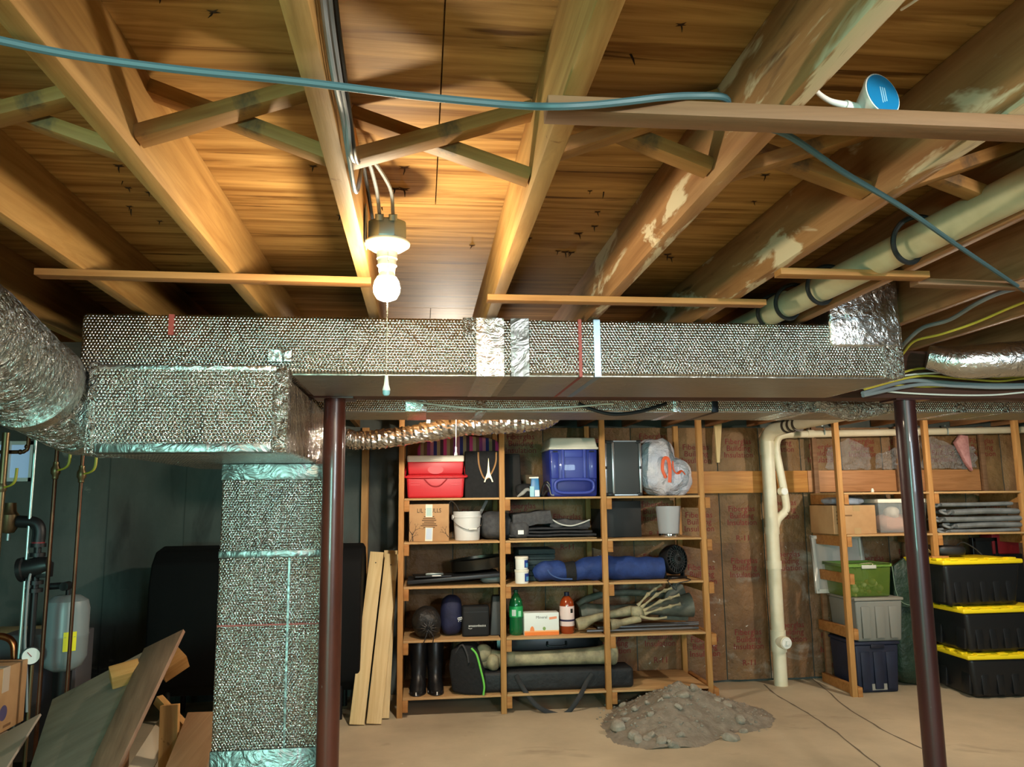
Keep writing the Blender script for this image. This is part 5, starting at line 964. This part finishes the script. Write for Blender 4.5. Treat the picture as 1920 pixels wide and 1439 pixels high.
# silver tray behind bins
t = thing('serving_tray', 'large white tray standing on edge behind the rack end frame', 'tray', (aY(1580,1065,6.75).x, 6.80, z2+.004)); t.rotation_euler = (R(-6),0,R(0)); w = aY(1632,1065,6.75).x-aY(1536,1065,6.75).x; h = hz(1580,1010,6.75,z2-.02)
O('tray', MB().box(-w/2,w/2,-.008,.008,.0,h), plain('tray_pearl',(196,184,178),.28), t, bev=.007); O('rim', MB().box(-w/2,-w/2+.03,-.03,0,.0,h).box(w/2-.03,w/2,-.03,0,0,h).box(-w/2,w/2,-.03,0,h-.03,h).box(-w/2,w/2,-.03,0,0,.03), plain('tray_rim',(214,206,196),.3), t, bev=.008)
# dark green tree bag
xc, w = sp(1690, 1770, 1170, 6.55); h = hz(1720, 1040, 6.55, 0)
GBAG = mat('tree_bag_green',(38,58,44),.5,0,(28,46,36),(6,6,6),4,.8,(9,9,9),.03)
t = thing('tree_bag', 'tall dark green zipped bag standing behind the steel column', 'bag', (xc-.07, 6.70, 0)); O('bag_body', MB().blob(w/2-.015,.17,h*.45,.45,.07,5,3,nu=36,nv=22), GBAG, t)
O('flap', MB().prism([(-.22,h*.62),(-.05,h*.60),(.16,h*.66),(.20,h*.86),(.02,h*.80),(-.10,h*.98),(-.2,h*.92)],-.23,-.2), GBAG, t, bev=.006); O('flap_edge', MB().tube([(-.22,-.235,h*.92),(-.2,-.235,h*.72),(-.12,-.235,h*.63),(.1,-.235,h*.62)], .004, 6, 5), plain('bag_edge_pale',(110,130,110),.5), t)
# black totes with yellow lids
BT = mat('tote_black',(22,23,26),.42)
def ytote(x0, y0, z0, w, d, h, lb, rz):
    t = thing('heavy_tote', lb, 'tote', (x0+w/2, y0+d/2, z0), rz, 'stack of black totes with yellow lids')
    O('tub', MB().taper(w/2*.84,d/2*.84,w/2*.955,d/2*.955,0,h-.035), BT, t, bev=.035, seg=4)
    O('lid', MB().box(-w/2,w/2,-d/2,d/2,h-.045,h-.008), YEL, t, bev=.012, seg=3); O('lid_panel', MB().box(-w/2*.86,w/2*.86,-d/2*.82,d/2*.82,h-.010,h-.002), YEL, t, bev=.004)
    for q in range(5): O('rib', MB().taper(.03,.012,.034,.012,.03,h-.08,Matrix.Translation(((q-2)*w*.16,-d/2*.915,0))@Matrix.Rotation(R(-4.3),4,'X')), BT, t, bev=.006)
    for q in (-.36,-.12,.12,.36): O('lid_tooth', MB().box(q*w-.035,q*w+.035,-d/2-.002,-d/2+.06,h-.012,h+.006), YEL, t, bev=.004)
    for q in (-.3,0,.3): O('lid_tooth', MB().box(-w/2-.002,-w/2+.05,q*d-.03,q*d+.03,h-.012,h+.006), YEL, t, bev=.004)
    for q in (-.36,.36): O('rib', MB().taper(.012,.05,.012,.055,.03,h-.08,Matrix.Translation((-w/2*.915,q*d*.8,0))@Matrix.Rotation(R(4.3),4,'Y')), BT, t, bev=.006)
ytote(4.33, 6.06, .001, .80, .52, .345, 'bottom black tote with yellow lid on the floor', R(-2)); ytote(4.30, 6.06, .352, .76, .50, .355, 'middle black tote with yellow lid in the stack', R(1)); ytote(4.17, 6.10, .713, .74, .50, .375, 'top black tote with yellow lid carrying the black speaker', R(3))
zt_ = 1.096
t = thing('speaker', 'black handheld gadget lying on the top yellow lid', 'gadget', (aY(1790,1040,6.3).x, 6.36, zt_), R(-15)); O('housing', MB().blob(.12,.06,.045,.55,.04,8,2), BLACKP, t); O('cord', MB().tube([(.05,0,.08),(.12,.02,.11),(.2,0,.06),(.24,-.03,.01)], .006, 8, 6), CABLE_BLK, t)
m = MB()
for q in range(10): a = q*.7; m.tube([(0,0,0),(.04*math.cos(a),.03*math.sin(a),.03),(.08*math.cos(a),.05*math.sin(a),.03+.03*(q%2))], [.004,.008,.001], 5, 3)
T('straw_ornament', m, plain('straw',(176,150,96),.8), 'small straw-coloured ornament at the corner of the top yellow lid', 'ornament', loc=(aY(1756,1042,6.38).x, 6.4, zt_+.002))
T('red_case', MB().taper(.13,.08,.13,.08,0,.20), plain('case_red',(150,28,34),.45), 'red plastic case standing behind the black speaker', 'case', loc=(aY(1882,1040,6.72).x, 6.76, zt_-.02), bev=.01)
t = T('red_case_stand', MB().box(-.16,.16,-.1,.1,0,1.075), plain('stand_black',(18,18,20),.6), 'added black stand under the red case behind the yellow-lidded totes', 'crate', loc=(aY(1882,1040,6.72).x, 6.79, 0.0), bev=.006)  # unseen stand added to carry the red case
t = thing('picture_frame', 'dark upright frame standing at the end of the rack', 'frame', (5.02, 6.70, 0)); O('panel', MB().box(-.1,.1,-.01,.01,0,1.2), plain('frame_dark',(26,28,30),.4), t, bev=.003); O('moulding', MB().box(-.12,-.09,-.02,.02,0,1.22).box(.09,.12,-.02,.02,0,1.22).box(-.12,.12,-.02,.02,1.19,1.22), plain('frame_black',(18,18,20),.35), t, bev=.003)
# ================================================================ pine boards leaning on the shelves
for k, (a, b, y0, y1, lb) in enumerate((((707,1036),(669,1351),6.10,6.58,'new pine board, outermost of the three leaning on the shelves'), ((735,1040),(701,1351),6.10,6.58,'new pine board, middle of the three leaning on the shelves'), ((733,1033),(716,1335),6.24,6.66,'new pine board, hindmost of the three, tight against the shelf post'))):
    p = aY(*b, y0); p.z = .002; q_ = aY(*a, y1)
    v = (q_-p); L = v.length; zax = v.normalized(); xax = Vector((1,0,0)); xax = (xax-zax*xax.dot(zax)).normalized(); yax = zax.cross(xax)
    M = Matrix(((xax.x,yax.x,zax.x,p.x),(xax.y,yax.y,zax.y,p.y),(xax.z,yax.z,zax.z,p.z),(0,0,0,1)))
    t = T('pine_board', MB().box(-.054,.054,-.010,.010,.006,L), W_PINE, lb, 'board', group='pine boards leaning on the shelves', M=M, bev=.002)
    O('screw_hole', MB().cyl((0,-.0105,L-.09),(0,-.0095,L-.09),.005,n=10), INK, t)
# ================================================================ dirt mound
def mh(x, y):
    dx, dy = (x-1.90)/.58, (y-5.93)/.70
    r = math.hypot(dx, dy); a = math.atan2(dy, dx)
    rr = r/(1+.18*math.sin(a*2+.6)+.12*math.sin(a*3+2))
    h = .26*max(0, 1-rr)**1.15 - .0
    return h + (.022*noise.noise(Vector((x*9,y*9,2)))+.012*noise.noise(Vector((x*24,y*24,7))) )*min(1, max(0,(1.02-rr)*6))
m = MB(); n_ = 96
m.sheet(n_, n_, lambda u,v: (1.1+u*1.7, 5.25+v*1.45, max(mh(1.1+u*1.7, 5.25+v*1.45), -.004)), 0)
m.f = [f for f in m.f if max(m.v[i][2] for i in f) > .0005]
T('dirt_mound', m, DIRT, 'heap of grey-brown dirt on the concrete floor before the shelves', 'dirt')
rb = random.Random(21); big = [mesh('stone', MB().blob(.04,.034,.026,.8,.35,18,q*3,flat=False,nu=10,nv=7), STONE, ang=25) for q in range(5)]
def stone(x, y, s_, lb):
    o = O('stone', big[rb.randrange(5)], loc=(x, y, max(0,mh(x,y))-.012*s_), rot=(rb.uniform(-.6,.6),rb.uniform(-.6,.6),rb.uniform(0,6))); o.scale = (s_,s_*rb.uniform(.7,1.1),s_*rb.uniform(.6,1)); tag(o, lb, 'stone', 'stones on the dirt heap')
for px_, py_, s_ in ((1160,1368,1.5),(1172,1352,1.2),(1185,1375,1.1),(1195,1380,1.0),(1213,1375,.8),(1222,1368,.9),(1240,1375,1.0),(1255,1392,.8),(1262,1375,1.1),(1275,1372,.9),(1282,1345,1.3),(1300,1342,1.0),(1220,1350,.9),(1170,1340,.9),(1192,1332,.8),(1268,1310,.8),(1370,1388,1.5),(1362,1350,.9),(1385,1345,1.0),(1395,1355,.8),(1345,1315,.8),(1250,1308,.7),(1170,1324,.9),(1215,1322,.7),(1365,1335,1.0),(1240,1345,.6)):
    Z_ = .08; p = aZ(px_, py_, Z_)
    for _ in range(4): p = aZ(px_, py_, max(0, mh(p.x, p.y)))
    stone(p.x, p.y, s_, 'larger broken stone lying on the dirt heap')
m = MB()
for q in range(420):
    a, r_ = rb.uniform(0,6.283), rb.uniform(.1,.66); x, y = 1.93+math.cos(a)*r_, 6.0+math.sin(a)*r_*.95; s_ = rb.uniform(.004,.014)
    m.blob(s_, s_*.8, s_*.6, 1, 0, 1, 0, 5, 3, flat=False, M=Matrix.Translation((x, y, max(0,mh(x,y))-s_*.3)))
tag(O('gravel', m, STONE, smooth=False), 'fine gravel and chips scattered over the dirt heap', 'gravel', kind='stuff')
# ---------------------------------------------------------------- pieces of parts hang under their part
SUBS = {'lid_notch':('lid',), 'logo_oval':('upper_body',), 'body_groove':('body',), 'wrench_lug':('plug',), 'label_print':('wrap_label','tub_label'), 'label_band':('wrap_label',), 'lid_panel':('lid',), 'lid_tooth':('lid',),
        'valve_handle':('valve_body',), 'needle':('dial',), 'fine_print':('sticker',), 'drawcord':('sack',), 'drawstring':('sack',), 'printed_swoosh':('pouch',), 'zip':('pouch',), 'printed_line':('carton',), 'printed_title':('carton',), 'printed_tree':('carton',),
        'tape':('carton',), 'hinge_slot':('body',), 'latch':('shell','lid','jacket'), 'pull_knob':('pull_chain',), 'knob_tip':('pull_chain',), 'orange_print':('carton',), 'orange_fade':('carton',), 'arch_print':('carton',), 'leaf_print':('carton',), 'lid_lip':('lid',),
        'grille_hub':('grille',), 'hanger_rod':('pipe_hanger',), 'clip':('board',), 'control_label':('control_box',), 'toe_mark':('toe_cap',), 'tower_emblem':('bag_body',), 'flap_edge':('flap',), 'cable_clamp':('junction_box',), 'warning_label':('shell',)}
base = lambda o: o.name.split('.')[0]
for o in list(SC.objects):
    if o.parent and base(o) in SUBS and o.parent.type == 'EMPTY':
        for c in o.parent.children:
            if base(c) in SUBS[base(o)] and c.matrix_local == Matrix.Identity(4) and not c.get('sub'):
                o.parent = c; break
